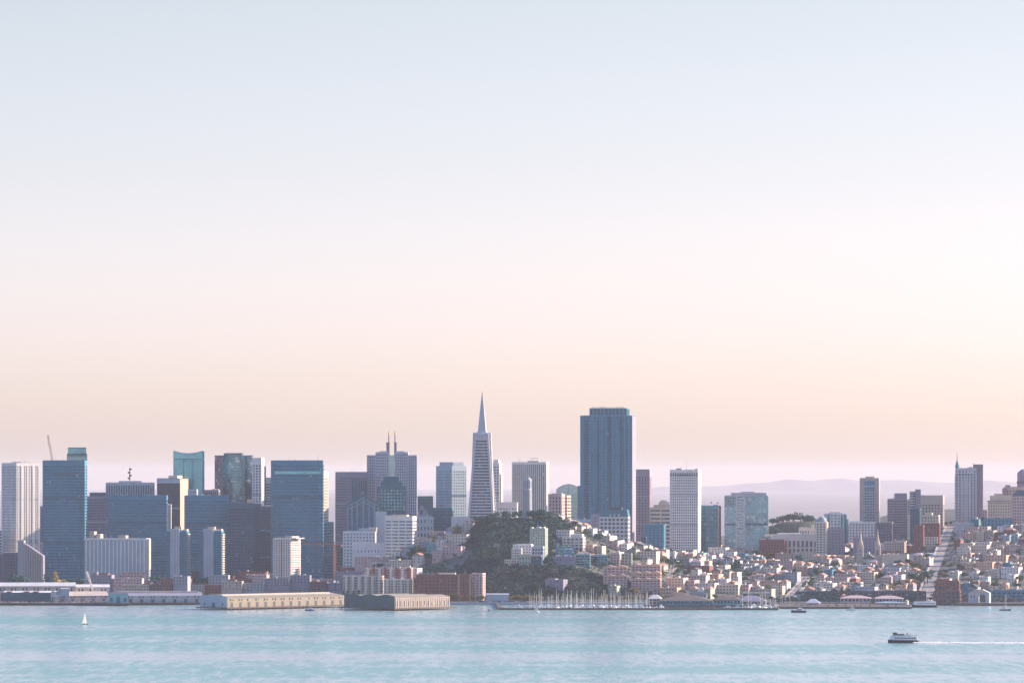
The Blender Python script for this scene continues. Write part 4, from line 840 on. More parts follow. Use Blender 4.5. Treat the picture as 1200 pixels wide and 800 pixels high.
for i in range(46):
    px = 603 + i*3.9 + R.uniform(-1.5, 1.5); Y = R.choice((5893, 5896, 5950, 5990)) + R.uniform(-3, 3) if px > 622 else R.uniform(5900, 6050)
    o = mb0 if first else copy_tree(mb0); first = False
    put(o, wx(px, Y), Y, 0, radians(R.choice((90, -90, 0)) + R.uniform(-12, 12)), 'white motorboat moored close behind the marina breakwater', 'motorboat', 'motorboats in the marina', R.uniform(.7, 1.15))
for i in range(14):
    px = 850 + i*4.6 + R.uniform(-1.5, 1.5); Y = R.uniform(5900, 6000)
    o = copy_tree(mb0); put(o, wx(px, Y), Y, 0, radians(R.uniform(-30, 30)), 'small white boat moored off the fishing wharf', 'motorboat', 'boats off the fishing wharf', R.uniform(.7, 1.3))
for i in range(9):
    o = copy_tree(protos[i % 3]); px = 868 + i*7 + R.uniform(-2, 2); Y = R.uniform(5900, 6010)
    put(o, wx(px, Y), Y, 0, radians(R.uniform(60, 120)), 'sailboat with bare mast moored off the fishing wharf', 'sailboat', 'sailboats off the fishing wharf', R.uniform(.8, 1.2))
put(motorboat(11, W['navy']), wx(363, 5840), 5840, 0, radians(8), 'small launch with dark hull in front of the long cream pier shed', 'launch')
put(motorboat(17, W['hull']), wx(936, 5765), 5765, 0, radians(-6), 'dark hulled tour boat off the long low quay', 'tour boat')
put(motorboat(12), wx(998, 5850), 5850, 0, radians(4), 'white cabin cruiser beside the long low quay', 'cabin cruiser')
r = empty('mooring_buoy', (wx(573, 5840), 5840, 0), label='small dark mooring buoy off the marina entrance', cat='buoy')
MB().lathe(0, 0, [(.3, -.6), (1.5, -.2), (1.6, .6), (.9, 1.1), (.2, 1.2)], 12).build('float', W['dark'], r); MB().cyl(0, 0, 1.2, 2.4, .15, .1, 6).build('ring_post', W['dark'], r)

# ferries
def ferry(L, hullc, name='ferry'):
    root = empty(name, (0, 0, 0)); B = L*.27
    hull_mb(L, B, 2.6, -.6).build('hull', hullc, root)
    MB().loft([[(-L*.43, -B*.36, 2.9), (-L*.3, -B*.46, 2.7), (L*.46, -B*.44, 2.6), (L*.46, B*.44, 2.6), (-L*.3, B*.46, 2.7), (-L*.43, B*.36, 2.9)], [(-L*.42, -B*.34, 5.9), (-L*.3, -B*.45, 5.9), (L*.46, -B*.43, 5.9), (L*.46, B*.43, 5.9), (-L*.3, B*.45, 5.9), (-L*.42, B*.34, 5.9)]]).build('main_cabin', W['gel'], root)
    for sy in (-1, 1):
        for i in range(9):
            x = -L*.27 + i*L*.078; MB().box(x, x+L*.05, sy*B*.462-.03, sy*B*.462+.03, 3.9, 5.0).build('window', G['dark'], root)
    q = MB().box(-L*.40, L*.46, -B*.42, B*.42, 5.95, 6.15)
    for i in range(16):
        x = -L*.39 + i*L*.056
        for sy in (-1, 1): q.box(x, x+.12, sy*B*.41-.06, sy*B*.41+.06, 6.15, 7.15)
    for sy in (-1, 1): q.box(-L*.39, L*.46, sy*B*.41-.05, sy*B*.41+.05, 7.1, 7.2); q.box(-L*.39, L*.46, sy*B*.41-.04, sy*B*.41+.04, 6.3, 6.85)
    q.build('upper_deck', W['gel'], root)
    MB().box(-L*.20, L*.04, -B*.26, B*.26, 6.16, 8.3).build('deckhouse', W['dgrey'], root)
    MB().loft([[(-L*.32, -B*.22, 6.17), (-L*.2-.01, -B*.22, 6.17), (-L*.2-.01, B*.22, 6.17), (-L*.32, B*.22, 6.17)], [(-L*.34, -B*.24, 9.6), (-L*.2-.01, -B*.24, 9.6), (-L*.2-.01, B*.24, 9.6), (-L*.34, B*.24, 9.6)]]).build('pilothouse', W['dgrey'], root)
    MB().box(-L*.345, -L*.21, -B*.245, B*.245, 8.2, 9.1).build('pilothouse_window', G['dark'], root)
    MB().cyl(L*.14, 0, 6.16, 9.3, 1.1, .9, 10).box(L*.2, L*.24, -B*.2, B*.2, 6.16, 7.9).build('funnel', W['grey'], root)
    MB().cyl(-L*.24, 0, 9.6, 13.2, .14, .08, 6).bar((-L*.24, -1.2, 11.8), (-L*.24, 1.2, 11.8), .07, 4).build('mast', W['steel'], root)
    MB().cyl(L*.44, 0, 6.2, 9.8, .09, .05, 6).build('flagstaff', W['steel'], root)
    return root
FYY = 4700
put(ferry(28, W['hull']), wx(1058.5, FYY), FYY, 0, radians(-6), 'white passenger ferry with a dark hull underway trailing a wake', 'ferry')
put(ferry(29, W['hull'], 'docked_ferry'), wx(1083, 5990), 5990, .2, radians(3), 'white excursion ferry docked at the foot of the steep street', 'ferry')
# arched pier building
Y = 6085; xc = wx(1147, Y); root = empty('arched_pier_building', (xc, Y, 2.9), radians(-12), label='pale pier gatehouse with one tall open arch and a gabled roof', cat='gatehouse')
lz = lambda p: wz(p, Y)-2.9
aw = 4.6; hw = 12.5; ht = lz(694.5)
n = 12; arch = [(3.2+aw*cos(pi*i/n), 7.5+aw*sin(pi*i/n)) for i in range(n+1)]
q = MB()
q.box(-hw, 3.2-aw, 0, 16, -3, ht); q.box(3.2+aw, hw, 0, 16, -3, ht)
for (a, za), (b2, zb2) in zip(arch, arch[1:]):
    q.loft([[(b2, 0, zb2), (a, 0, za), (a, 16, za), (b2, 16, zb2)], [(b2, 0, ht), (a, 0, ht), (a, 16, ht), (b2, 16, ht)]])
q.build('wall', W['lgrey'], root)
MB().slab([(-hw-.5, ht+.003), (hw+.5, ht+.003), (hw*.35, lz(690.4)), (-hw*.35, lz(690.4))], -.5, 16.5).build('roof', W['beige'], root)
MB().box(-hw-.2, hw+.2, -.4, -.02, ht-1.2, ht-.5).build('cornice', W['offwhite'], root)
for x in (-9, -5.5): MB().box(x-.7, x+.7, -.12, -.02, 6, 9).build('window', G['win'], root)
MB().box(wx(1120, 6070), wx(1215, 6070), 6066, SHORE-3.01, -1, 2.88).build('wharf', W['wood'])['kind'] = 'structure'
# wharf buildings
def hip(px0, px1, Y, d, pz, pr, label, wall, roof, cat, name='wharf_building', th=-5):
    xc = wx((px0+px1)/2, Y); w = (px1-px0)*scl(Y); zb = max(2.9, ground(xc, Y)) if Y > SHORE else 2.6
    root = empty(name, (xc, Y, zb), radians(th), label=label, cat=cat); h = wz(pz, Y)-zb; hr = wz(pr, Y)-zb
    if Y < SHORE: MB().box(-w/2-5, w/2+5, -5, d+5, -4.2, 0).build('deck', W['wood'], root)
    facade(w, d, 0.01, h, (3.6, .4, 4.2, .3), W[wall], G['win'], root, .8)
    o_ = 1.2
    MB().loft([[(-w/2-o_, -o_, h+.004), (w/2+o_, -o_, h+.004), (w/2+o_, d+o_, h+.004), (-w/2-o_, d+o_, h+.004)], [(-w*.18, d*.42, hr), (w*.18, d*.42, hr), (w*.18, d*.58, hr), (-w*.18, d*.58, hr)]]).build('roof', W[roof], root)
    occupy(xc, Y+d/2, w*.45)
    return root, w, h, hr
hip(772, 832, 5985, 46, 703.5, 697.5, 'wide two storey wharf building under a brown hipped roof beside the marina', 'blue', 'shingle', 'wharf building')
r, w, h, hr = hip(782, 806, 6030, 20, 697, 693.5, 'small upper hall with brown roof rising behind the hipped wharf building', 'grey', 'shingle', 'wharf hall')
r, w, h, hr = hip(760, 774, 6000, 18, 701, 696.5, 'small pale pavilion at the marina end of the hipped wharf building', 'beige', 'offwhite', 'pavilion')
MB().box(-5, 4, -1.4, -.2, h-1, h).build('awning', W['aqua'], r)
hip(836, 868, 5990, 30, 702.5, 697.5, 'teal glazed wharf building under a rusty hipped roof', 'aqua', 'shingle', 'wharf building')
hip(862, 897, 6000, 26, 704, 698, 'blue grey wharf restaurant with a low pink brown roof', 'sky', 'mauve', 'restaurant')
hip(808, 828, 6060, 16, 696, 692.8, 'flat roofed pale wharf shop behind the brown roofs', 'lgrey', 'slate', 'shop')
r = empty('concrete_pylon', (wx(893.5, 5960), 5960, 0), label='tall cream pylon at the end of a flat grey overhead roof', cat='pylon'); MB().box(-1, 1, -1, 1, -2, wz(695, 5960)).build('shaft', W['cream'], r); MB().box(-24, 9, -5, 6, wz(695, 5960)+.003, wz(693.6, 5960)).build('canopy', W['green'], r)
hip(985, 1020, 6090, 26, 700.5, 697.5, 'low white wharf shed with a pale rosy roof', 'offwhite', 'rose', 'wharf shed')
hip(1022, 1058, 6085, 26, 701, 697.8, 'second white wharf shed right of a dark conifer', 'lgrey', 'rose', 'wharf shed')
hip(1026, 1060, 6040, 12, 706, 704.4, 'low dark quay shed with blue roof before the white wharf sheds', 'sky', 'sky', 'quay shed')
hip(945, 960, 6010, 18, 706, 701.5, 'small white gabled boathouse by the quay', 'white', 'lgrey', 'boathouse')
MB().box(wx(908, 5930), wx(1068, 5930), 5925, SHORE-3.01, -1, 2.4).build('wharf', W['wood'])['kind'] = 'structure'
r = empty('storage_tank', (wx(1062.5, 6020), 6020, 2.4), label='small round cream tank at the quay end near docked ferry', cat='tank'); MB().lathe(0, 0, [(2.4, 0), (2.4, 4), (1.6, 5.4), (.2, 5.8)], 14).build('shell', W['cream'], r)
t = T('brick_block', 'four storey red brick office block right of the steep street', 'brick building', 1095.5, 1125, 681, 6120, 1.5, 26, (4.3, .45, 4.4, .35), 'brick', 'win', 1.2, 0, ((1098, 1112, 678, 'brick', .3, .7),), roofm='tar')
T('garage_block', 'low brown garage with a glazed ground floor under the red brick block', 'garage', 1094, 1126, 692.5, 6106, 1.5, 13, (4.4, .4, 5, .3), 'brown', 'win', 1, 0, ((1095, 1124, 692.2, 'tar', .1, .9),))
T('warehouse', 'long low teal trimmed warehouse behind the arched gatehouse', 'warehouse', 1128, 1225, 692, 6140, 0, 16, (4, .45, 6, .3), 'blue', 'win', 1.4, 0, ())
T('warehouse', 'long dark warehouse row facing the white wharf sheds', 'warehouse', 992, 1085, 693, 6150, 0, 16, (4, .5, 5, .4), 'dgrey', 'win', 1.5, 0, ())
T('warehouse', 'dark shaded warehouse with a turquoise end beside the sunlit street', 'warehouse', 934, 985, 693.5, 6160, 0, 16, (4, .5, 5, .4), 'dgreen', 'win', 1.2, 0, ())
MB().box(-26.6, -22, -.7, -.15, 0, 8).build('turquoise_bay', W['aqua'], bpy.data.objects['warehouse.002'] if 'warehouse.002' in bpy.data.objects else None)
# ------------------------------------------------------------------ streets climbing the hills
STREETS = []      # (x at SHORE, x at 7200, half width, y0, y1)
def street(name, pxa, Ya, pxb, Yb, hw):
    xa, xb = wx(pxa, Ya), wx(pxb, Yb); STREETS.append((xa, Ya, xb, Yb, hw))
    q = MB(); k = MB(); mk = MB(); n = 90; dx, dy = xb-xa, Yb-Ya; L = sqrt(dx*dx+dy*dy); nx, ny = dy/L, -dx/L
    pr = None
    for i in range(n+1):
        x, y = xa+dx*i/n, Ya+dy*i/n; z = ground(x, y)+.55
        cur = [(x+nx*o_, y+ny*o_, z+h_) for o_, h_ in ((-hw, 0), (hw, 0), (-hw-3, .13), (-hw, .13), (hw, .13), (hw+3, .13), (-.12, .02), (.12, .02))]
        if pr:
            for mb, (a, b2) in ((q, (0, 1)), (k, (2, 3)), (k, (4, 5)), (mk, (6, 7))):
                if mb is mk and i % 2: continue
                o = len(mb.v); mb.v += [pr[a], pr[b2], cur[b2], cur[a]]; mb.f.append((o, o+1, o+2, o+3))
                if mb is k: 
                    for c_, c2 in ((a, 0), (b2, 1)):
                        o = len(mb.v); mb.v += [pr[c_], cur[c_], (cur[c_][0], cur[c_][1], cur[c_][2]-1.5), (pr[c_][0], pr[c_][1], pr[c_][2]-1.5)]; mb.f.append((o, o+1, o+2, o+3))
        pr = cur
    q.build('street', W['asphalt'])['kind'] = 'structure'; k.build('pavement', W['gravel'])['kind'] = 'structure'; mk.build('street_marking', W['white'])['kind'] = 'structure'
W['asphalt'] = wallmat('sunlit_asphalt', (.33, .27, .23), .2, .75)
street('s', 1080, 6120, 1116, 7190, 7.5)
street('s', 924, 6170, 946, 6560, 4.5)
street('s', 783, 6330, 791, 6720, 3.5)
def in_street(x, y, m=0):
    for xa, Ya, xb, Yb, hw in STREETS:
        if Ya-20 < y < Yb+5:
            xs = xa+(xb-xa)*(y-Ya)/(Yb-Ya)
            if abs(x-xs) < hw+3+m: return True
    return False

# ------------------------------------------------------------------ cars
def car(bodym):
    root = empty('parked_car', (0, 0, 0))
    MB().loft([[(-2.2, -.85, .35), (2.2, -.85, .35), (2.2, .85, .35), (-2.2, .85, .35)], [(-2.25, -.88, .8), (2.25, -.88, .75), (2.25, .88, .75), (-2.25, .88, .8)], [(-2.1, -.82, 1.0), (2.1, -.8, .95), (2.1, .8, .95), (-2.1, .82, 1.0)]]).build('body', bodym, root)
    MB().loft([[(-1.7, -.78, 1.0), (1.1, -.78, 1.0), (1.1, .78, 1.0), (-1.7, .78, 1.0)], [(-1.2, -.62, 1.5), (.5, -.62, 1.5), (.5, .62, 1.5), (-1.2, .62, 1.5)]]).build('cabin', G['dark'], root)
    for x in (-1.4, 1.4):
        for y in (-.8, .8): MB().bar((x, y-.1, .33), (x, y+.1, .33), .33, 10).build('wheel', W['dark'], root)
    return root
cars = [car(W['white']), car(W['dgrey']), car(W['navy']), car(W['red']), car(W['lgrey'])]; cu = set()
def place_car(x, y, z, rz, lab, grp):
    k = R.choice((0, 0, 1, 1, 2, 3, 4, 4)); o = cars[k] if k not in cu else copy_tree(cars[k]); cu.add(k)
    col = ('white', 'dark grey', 'navy', 'red', 'silver')[k]
    put(o, x, y, z, rz, f'{col} car parked {lab}', 'car', f'{col} cars {grp}')
for (xa, Ya, xb, Yb, hw), lab, grp in zip(STREETS, ('along the steep sunlit street', 'along the short street by the turquoise bay', 'along the narrow lane behind the pink condominiums'), ('on the steep street', 'on the short street', 'on the narrow lane')):
    L = Yb-Ya; y = Ya+15; ang = atan2(Yb-Ya, xb-xa)
    while y < Yb-10:
        for sd in (-1, 1):
            if R.random() < .42:
                x = xa+(xb-xa)*(y-Ya)/L + sd*(hw-1.5); place_car(x, y, ground(x, y)+.56, ang, lab, grp)
        y += R.uniform(11, 26)
for i in range(26):
    px = 1158 + i*1.9; place_car(wx(px, 6100), SHORE+4+R.choice((0, 6)), 3.1, radians(R.choice((90, 88, 0))), 'on the quay right of the arched gatehouse', 'on the right quay')
for i in range(30):
    px = 558 + i*2.1; place_car(wx(px, 6118), SHORE+5+R.choice((0, 7)), 3.1, radians(R.choice((90, 88, 0))), 'in the waterfront lot by the autumn trees', 'in the waterfront lot')
for i in range(22):
    px = 4 + i*5.1; place_car(wx(px, 6095), 6096+R.choice((0, 4)), 2.95, radians(R.choice((90, 88, 0))), 'on the quay of the far pier sheds', 'on the shed quay')

for i in range(44):
    px = 912 + i*3.4 + R.uniform(-1, 1); place_car(wx(px, 6060), R.choice((5945, 5990, 6070, 6098)), 2.45 if px < 1066 else 3.0, radians(R.choice((90, 88, 0))), 'on the long low wharf among the white sheds', 'on the long wharf')
# ------------------------------------------------------------------ houses
WALLS = [('white', 'white', 5), ('offwhite', 'off-white', 7), ('cream', 'cream', 10), ('beige', 'tan', 10), ('lgrey', 'pale grey', 3), ('sky', 'pale blue', 2), ('rose', 'rosy', 8), ('green', 'grey-green', 2), ('grey', 'grey', 3), ('mauve', 'mauve', 3), ('yellow', 'ochre', .7), ('peach', 'peach', 5), ('brick', 'red brick', 2), ('blue', 'slate blue', 1.6), ('brown', 'brown brick', .9), ('aqua', 'aqua', .5)]
WS = sum(a[2] for a in WALLS)
def pickwall(r):
    v = r.uniform(0, WS)
    for a in WALLS:
        v -= a[2]
        if v <= 0: return a
    return WALLS[0]
winmesh = {}
def win_me(w, h):
    k = (w, h)
    if k not in winmesh:
        winmesh[k] = MB().box(-w/2, w/2, -.10, .05, 0, h).mesh('window', G['win'])
    return winmesh[k]
HOUSES = []
def house(X, Y, th, w, d, h, r, brickish=False):
    zb = min(ground(X, Y), ground(X - d*sin(th), Y + d*cos(th)), ground(X+w/2, Y), ground(X-w/2, Y))
    zt = max(ground(X, Y), ground(X - d*sin(th), Y + d*cos(th)))
    h = h + (zt-zb)*.7
    wk, wn, _ = pickwall(r) if not brickish else r.choice([WALLS[12], WALLS[14], WALLS[9], WALLS[3], WALLS[8], WALLS[12], WALLS[6]])
    big = w > 17
    root = empty('apartment_block' if big else 'house', (X, Y, zb), th)
    q = MB().box(-w/2, w/2, 0, d, -6, h)
    bays = []
    ns = max(2, int(h/3.1)); fh = h/ns
    nb = 1 if w < 9 else 2 if w < 14 else int(w/6)
    if not brickish and r.random() < .6 and not big:
        for i in range(nb): bays.append(-w/2 + w*(i+.5)/nb)
    q.build('wall', W[wk], root)
    for bx in bays: MB().prism([(bx-1.7, -.01), (bx-1.0, -1.05), (bx+1.0, -1.05), (bx+1.7, -.01)], fh*.9, h-.5).build('bay', W[wk], root)
    rt = r.random()
    if rt < .62 or big:
        rk, rn = r.choice([('gravel', 'a flat gravel roof'), ('gravel', 'a flat gravel roof'), ('roofw', 'a white flat roof'), ('tar', 'a dark flat roof')])
        q = MB().box(-w/2+.25, w/2-.25, .25, d-.25, h+.002, h+.12); q.build('roof', W[rk], root)
        q = MB()
        for (a, c, y0, y1) in ((-w/2-.12, w/2+.12, -.12, .24), (-w/2-.12, w/2+.12, d-.24, d+.12), (-w/2-.12, -w/2+.24, .245, d-.245), (w/2-.24, w/2+.12, .245, d-.245)): q.box(a, c, y0, y1, h-.35, h+.75)
        q.build('parapet', W[wk], root)
        if r.random() < .55:
            a = r.uniform(-w*.3, w*.2); MB().box(a, a+r.uniform(2, 3.5), d*.35, d*.35+3, h+.13, h+r.uniform(2, 3)).build('stair_head', W[r.choice(('offwhite', 'cream', 'grey'))], root)
            rn2 = ' and a stair head'
        else: rn2 = ''
        rn += rn2
    elif rt < .85:
        rk, rn = r.choice([('slate', 'a dark gabled roof'), ('tar', 'a grey gabled roof'), ('terra', 'a terracotta gabled roof')])
        MB().slab([(-w/2-.4, h+.003), (w/2+.4, h+.003), (0, h+w*.28)], -.5, d+.4).build('roof', W[rk], root)
        if r.random() < .5: MB().box(w*.22, w*.22+.9, d*.5, d*.5+.9, h, h+w*.28+.8).build('chimney', W['brick'], root)
    else:
        rk, rn = r.choice([('terra', 'a terracotta hipped roof'), ('slate', 'a dark hipped roof'), ('rose', 'a pinkish hipped roof')])
        MB().loft([[(-w/2-.4, -.4, h+.003), (w/2+.4, -.4, h+.003), (w/2+.4, d+.4, h+.003), (-w/2-.4, d+.4, h+.003)], [(-w*.15, d*.4, h+2.8), (w*.15, d*.4, h+2.8), (w*.15, d*.6, h+2.8), (-w*.15, d*.6, h+2.8)]]).build('roof', W[rk], root)
    # windows: one object each
    if bays: cols = [(b_, -1.05) for b_ in bays]
    else:
        kc = max(2, int(w/3.6)); cols = [(-w/2 + w*(i+.5)/kc, 0) for i in range(kc)]
    dark = r.random() < .1
    ww, wh = (1.6, 1.5) if bays else r.choice(((1.3, 1.6), (1.7, 1.5), (1.1, 1.7)))
    fl0 = max(0, ns-3)
    for f in range(fl0, ns):
        for (cx_, cy_) in cols:
            if r.random() < .08: continue
            o = bpy.data.objects.new('window', win_me(ww, wh)); COL.objects.link(o); o.parent = root; o.location = (cx_, cy_, f*fh+fh*.38 - (0 if f else -.2))
    HOUSES.append(dict(root=root, X=X, Y=Y, w=w, h=h, ns=ns, col=wn, rn=rn, big=big, zt=zb+h))
    return root
hr_ = random.Random(11)
TREESPOTS = []
def fill(pxa, pxb, Ya, Yb, dY, hmin, hmax, wmin, wmax, ang, ptree, brickish=False, gapY=6, cond=None, pbig=.14):
    Y = Ya
    while Y < Yb:
        X = wx(pxa, Y) + hr_.uniform(0, 8); xe = wx(pxb, Y)
        while X < xe:
            w = hr_.uniform(wmin, wmax)
            if hr_.random() < pbig: w = hr_.uniform(18, 30)
            d = hr_.uniform(12, 17); h = hr_.uniform(hmin, hmax) * (1.15 if w > 17 else 1)
            cx_, cy_ = X + w/2, Y + hr_.uniform(-gapY, gapY)
            ok = free(cx_, cy_+d/2, max(w*.5, d*.5)) and not in_street(cx_, cy_+d/2, w/2-.5) and (cond is None or cond(cx_, cy_))
            if ok and hr_.random() > ptree:
                house(cx_, cy_, radians(ang + hr_.uniform(-3, 3)), w-.8, d, h, hr_, brickish)
            elif not in_street(cx_, cy_+6, 3) and hr_.random() < .85 and (cond is None or cond(cx_, cy_)): TREESPOTS.append((cx_, cy_+6))
            X += w
        Y += dY
right_ok = lambda x, y: veg_f(x, y) == 0 and (pxof(x, y) > 716 or y > 6262)
fill(646, 1206, 6185, 7100, 70, 8, 12, 8.5, 15, -22, .27, cond=right_ok, pbig=.2)
fill(418, 565, 6256, 6760, 56, 8, 13, 9, 15, -22, .27, cond=lambda x, y: veg_f(x, y) == 0 and pxof(x, y) < 566 and ground(x, y) > 14)
fill(100, 420, 6250, 6560, 70, 13, 25, 18, 40, -8, .16, True, cond=None, pbig=0)
fill(-20, 100, 6300, 6400, 60, 8, 12, 18, 30, -8, .3, True, pbig=0)

# unique labels
LANDM = [(60, 'below the crane boom'), (110, 'before the long white slab'), (180, 'left of the dark sided apartment towers'), (230, 'between the dark sided apartment towers'), (300, 'before the dark slate block'), (360, 'below the compact white tower'), (405, 'around the orange crane'), (450, 'under the stepped white block'), (490, 'above the red warehouse'), (530, 'left of the white pyramid base'), (570, 'on the wooded hill flank'),
         (690, 'above the teal glass fronted house'), (738, 'under the mansard roofed block'), (765, 'under the dusty pink tower'), (790, 'left under the tall white hotel'), (822, 'right under the tall white hotel'), (848, 'under the short navy tower'), (872, 'left under the sparkling glass tower'), (902, 'right under the sparkling glass tower'), (925, 'below the red brick block'), (955, 'below the classical institute'), (975, 'by the slim round-topped tower'), (1002, 'left of the church spires'), (1032, 'around the church spires'), (1062, 'below the checkered apartment block'), (1095, 'left of the steep street'), (1122, 'just right of the steep street'), (1150, 'below the spired hotel'), (1175, 'below the classical cream hotel'), (1300, 'at the right edge')]
ZONE = [(628, 'on the crest'), (641, 'high up'), (654, 'upper slope'), (667, 'mid slope'), (680, 'lower slope'), (999, 'near the shore')]
for hh in HOUSES:
    px = pxof(hh['X'], hh['Y']); py = 560 + (151-hh['zt'])/scl(hh['Y'])
    land = next(l for v, l in LANDM if px < v); zone = next(l for v, l in ZONE if py < v)
    kind = ('long' if hh['w'] > 24 else 'wide') + ' block' if hh['big'] else ('narrow' if hh['w'] < 10 else 'broad' if hh['w'] > 13.5 else 'small') + ' house'
    hh['kind'] = kind; hh['px'] = px; hh['land'] = land; hh['zone'] = zone
    hh['lab'] = f"{hh['col']} {kind} with {hh['rn'].replace(' and a stair head', '')}, {zone}, {land}"
by = {}
for hh in HOUSES: by.setdefault(hh['lab'], []).append(hh)
for lab, L in by.items():
    if len(L) > 1:
        L.sort(key=lambda a: a['px'])
        names = ['left', 'right'] if len(L) == 2 else ['leftmost', 'middle', 'rightmost'] if len(L) == 3 else None
        for i, hh in enumerate(L):
            pre = names[i] if names else ('leftmost' if i == 0 else 'rightmost' if i == len(L)-1 else 'inner %s' % ('', 'lefthand', 'central', 'righthand')[min(3, i)])
            hh['lab'] = pre + ' ' + lab
for hh in HOUSES:
    w_ = hh['lab'].split()
    if len(w_) > 16: hh['lab'] = hh['lab'].replace(' with a ', ', ')
    if len(hh['lab'].split()) > 16: hh['lab'] = hh['lab'].replace(' the ', ' ')
    tag(hh['root'], hh['lab'], 'apartment block' if hh['big'] else 'house', 'houses and flats covering the slopes')
print('HOUSES', len(HOUSES), sum(h['big'] for h in HOUSES), 'labels', len(set(h['lab'] for h in HOUSES)), 'trees', len(TREESPOTS))

open('/tmp/log.txt', 'w').write(str(dict(n=len(HOUSES), big=sum(h['big'] for h in HOUSES), lab=len(set(h['lab'] for h in HOUSES)), trees=len(TREESPOTS))))
# ------------------------------------------------------------------ foliage
def leafmat(name, c1, c2):
    m = bpy.data.materials.new(name); nt, out = nodes(m); N, L = nt.nodes.new, nt.links.new
    b = N('ShaderNodeBsdfPrincipled'); b.inputs['Roughness'].default_value = .6; b.inputs['Specular IOR Level'].default_value = .25
    tc = N('ShaderNodeTexCoord'); n1 = N('ShaderNodeTexNoise'); n1.inputs['Scale'].default_value = .45; n1.inputs['Detail'].default_value = 3
    oi = N('ShaderNodeObjectInfo'); a = N('ShaderNodeMath'); a.operation = 'MULTIPLY_ADD'; a.inputs[1].default_value = .5; 
    L(tc.outputs['Object'], n1.inputs[0]); L(oi.outputs['Random'], a.inputs[0]); L(n1.outputs[0], a.inputs[2])
    r = N('ShaderNodeMapRange'); r.inputs['From Min'].default_value = .35; r.inputs['From Max'].default_value = 1.15; L(a.outputs[0], r.inputs[0])
    mx = N('ShaderNodeMix'); mx.data_type = 'RGBA'; L(r.outputs[0], mx.inputs[0]); mx.inputs[6].default_value = (*c1, 1); mx.inputs[7].default_value = (*c2, 1)
    L(mx.outputs[2], b.inputs['Base Color'])
    tr = N('ShaderNodeBsdfTranslucent'); L(mx.outputs[2], tr.inputs[0]); ms = N('ShaderNodeMixShader'); ms.inputs[0].default_value = .22
    L(b.outputs[0], ms.inputs[1]); L(tr.outputs[0], ms.inputs[2]); L(ms.outputs[0], out.inputs[0]); return m
LM = dict(dark=leafmat('dark_evergreen_leaves', (.009, .07, .078), (.032, .125, .10)), green=leafmat('green_leaves', (.03, .075, .04), (.065, .13, .05)), autumn=leafmat('autumn_leaves', (.13, .11, .05), (.26, .18, .06)), gold=leafmat('golden_leaves', (.35, .23, .04), (.5, .36, .08)))
def leafcloud(blobs, n, sz, r):
    q = MB()
    for _ in range(n):
        cx_, cy_, cz_, rx, rz_ = r.choice(blobs)
        while True:
            v = Vector((r.gauss(0, 1), r.gauss(0, 1), r.gauss(0, 1)))
            if v.length > .1: break
        v.normalize(); rr = r.uniform(.45, 1.06)**.6
        p = Vector((cx_+v.x*rx*rr, cy_+v.y*rx*rr, cz_+v.z*rz_*rr))
        nn = (v + Vector((r.gauss(0, .6), r.gauss(0, .6), r.gauss(0, .6)))).normalized(); u = nn.orthogonal().normalized(); w = nn.cross(u)
        s_ = sz*r.uniform(.6, 1.3); o = len(q.v)
        q.v += [tuple(p+u*s_*.6), tuple(p+w*s_*.5), tuple(p-u*s_*.6), tuple(p-w*s_*.5)]; q.f.append((o, o+1, o+2, o+3))
    return q
def tree_meshes(kind, r):
    if kind == 'conifer':
        H = 14; bl = [(0, 0, 3+i*1.5, 3.6*(1-i/8.5)+.5, 1.1) for i in range(8)]; n, sz = 420, .95
        tr = MB().cyl(0, 0, -1, 13, .35, .08, 7)
    elif kind == 'poplar':
        H = 14; bl = [(r.uniform(-.4, .4), r.uniform(-.4, .4), 3+i*1.7, 1.8 - abs(i-3)*.22, 1.5) for i in range(7)]; n, sz = 360, .8
        tr = MB().cyl(0, 0, -1, 12, .3, .08, 7)
    else:
        H = 10; bl = []
        tr = MB().cyl(0, 0, -1, 4.2, .42, .26, 7)
        for i in range(7):
            a = 2*pi*i/7 + r.uniform(-.4, .4); rad = r.uniform(1.6, 3.1) if i else 0; z = r.uniform(4.6, 7.8)
            bl.append((rad*cos(a), rad*sin(a), z, r.uniform(1.4, 2.3), r.uniform(1.1, 1.9))); tr.bar((0, 0, 3.6), (rad*cos(a)*.8, rad*sin(a)*.8, z), .12, 4)
        n, sz = 460, .85
    return leafcloud(bl, n, sz, r), tr
fr_ = random.Random(5); TP = {}
for kind in ('round', 'conifer', 'poplar'):
    for v in range(4 if kind == 'round' else 2):
        a, b = tree_meshes(kind, fr_)
        tm = b.mesh('trunk', W['bark'])
        for mk_, mm in LM.items():
            TP.setdefault((kind, mk_), []).append((a.mesh('crown', mm), tm))
def tree(X, Y, kind, mk_, s_, label, group, z=None, sx=None):
    street_ = 'street tree' in label or 'condominiums' in label or 'olive' in label
    cm, tm = fr_.choice(TP[(kind, mk_)])
    root = empty({'round': 'street_tree' if street_ else 'garden_tree' if 'between' in label else 'broadleaf_tree', 'conifer': 'conifer_tree', 'poplar': 'poplar_tree'}[kind], (X, Y, (ground(X, Y) if z is None else z)), fr_.uniform(0, 6.28), label=label, cat='tree', group=group)
    k = sx or fr_.uniform(.85, 1.2); root.scale = (s_*k, s_*k, s_)
    for n_, me in (('crown', cm), ('trunk', tm)):
        o = bpy.data.objects.new(n_, me); COL.objects.link(o); o.parent = root
fr_.shuffle(TREESPOTS)
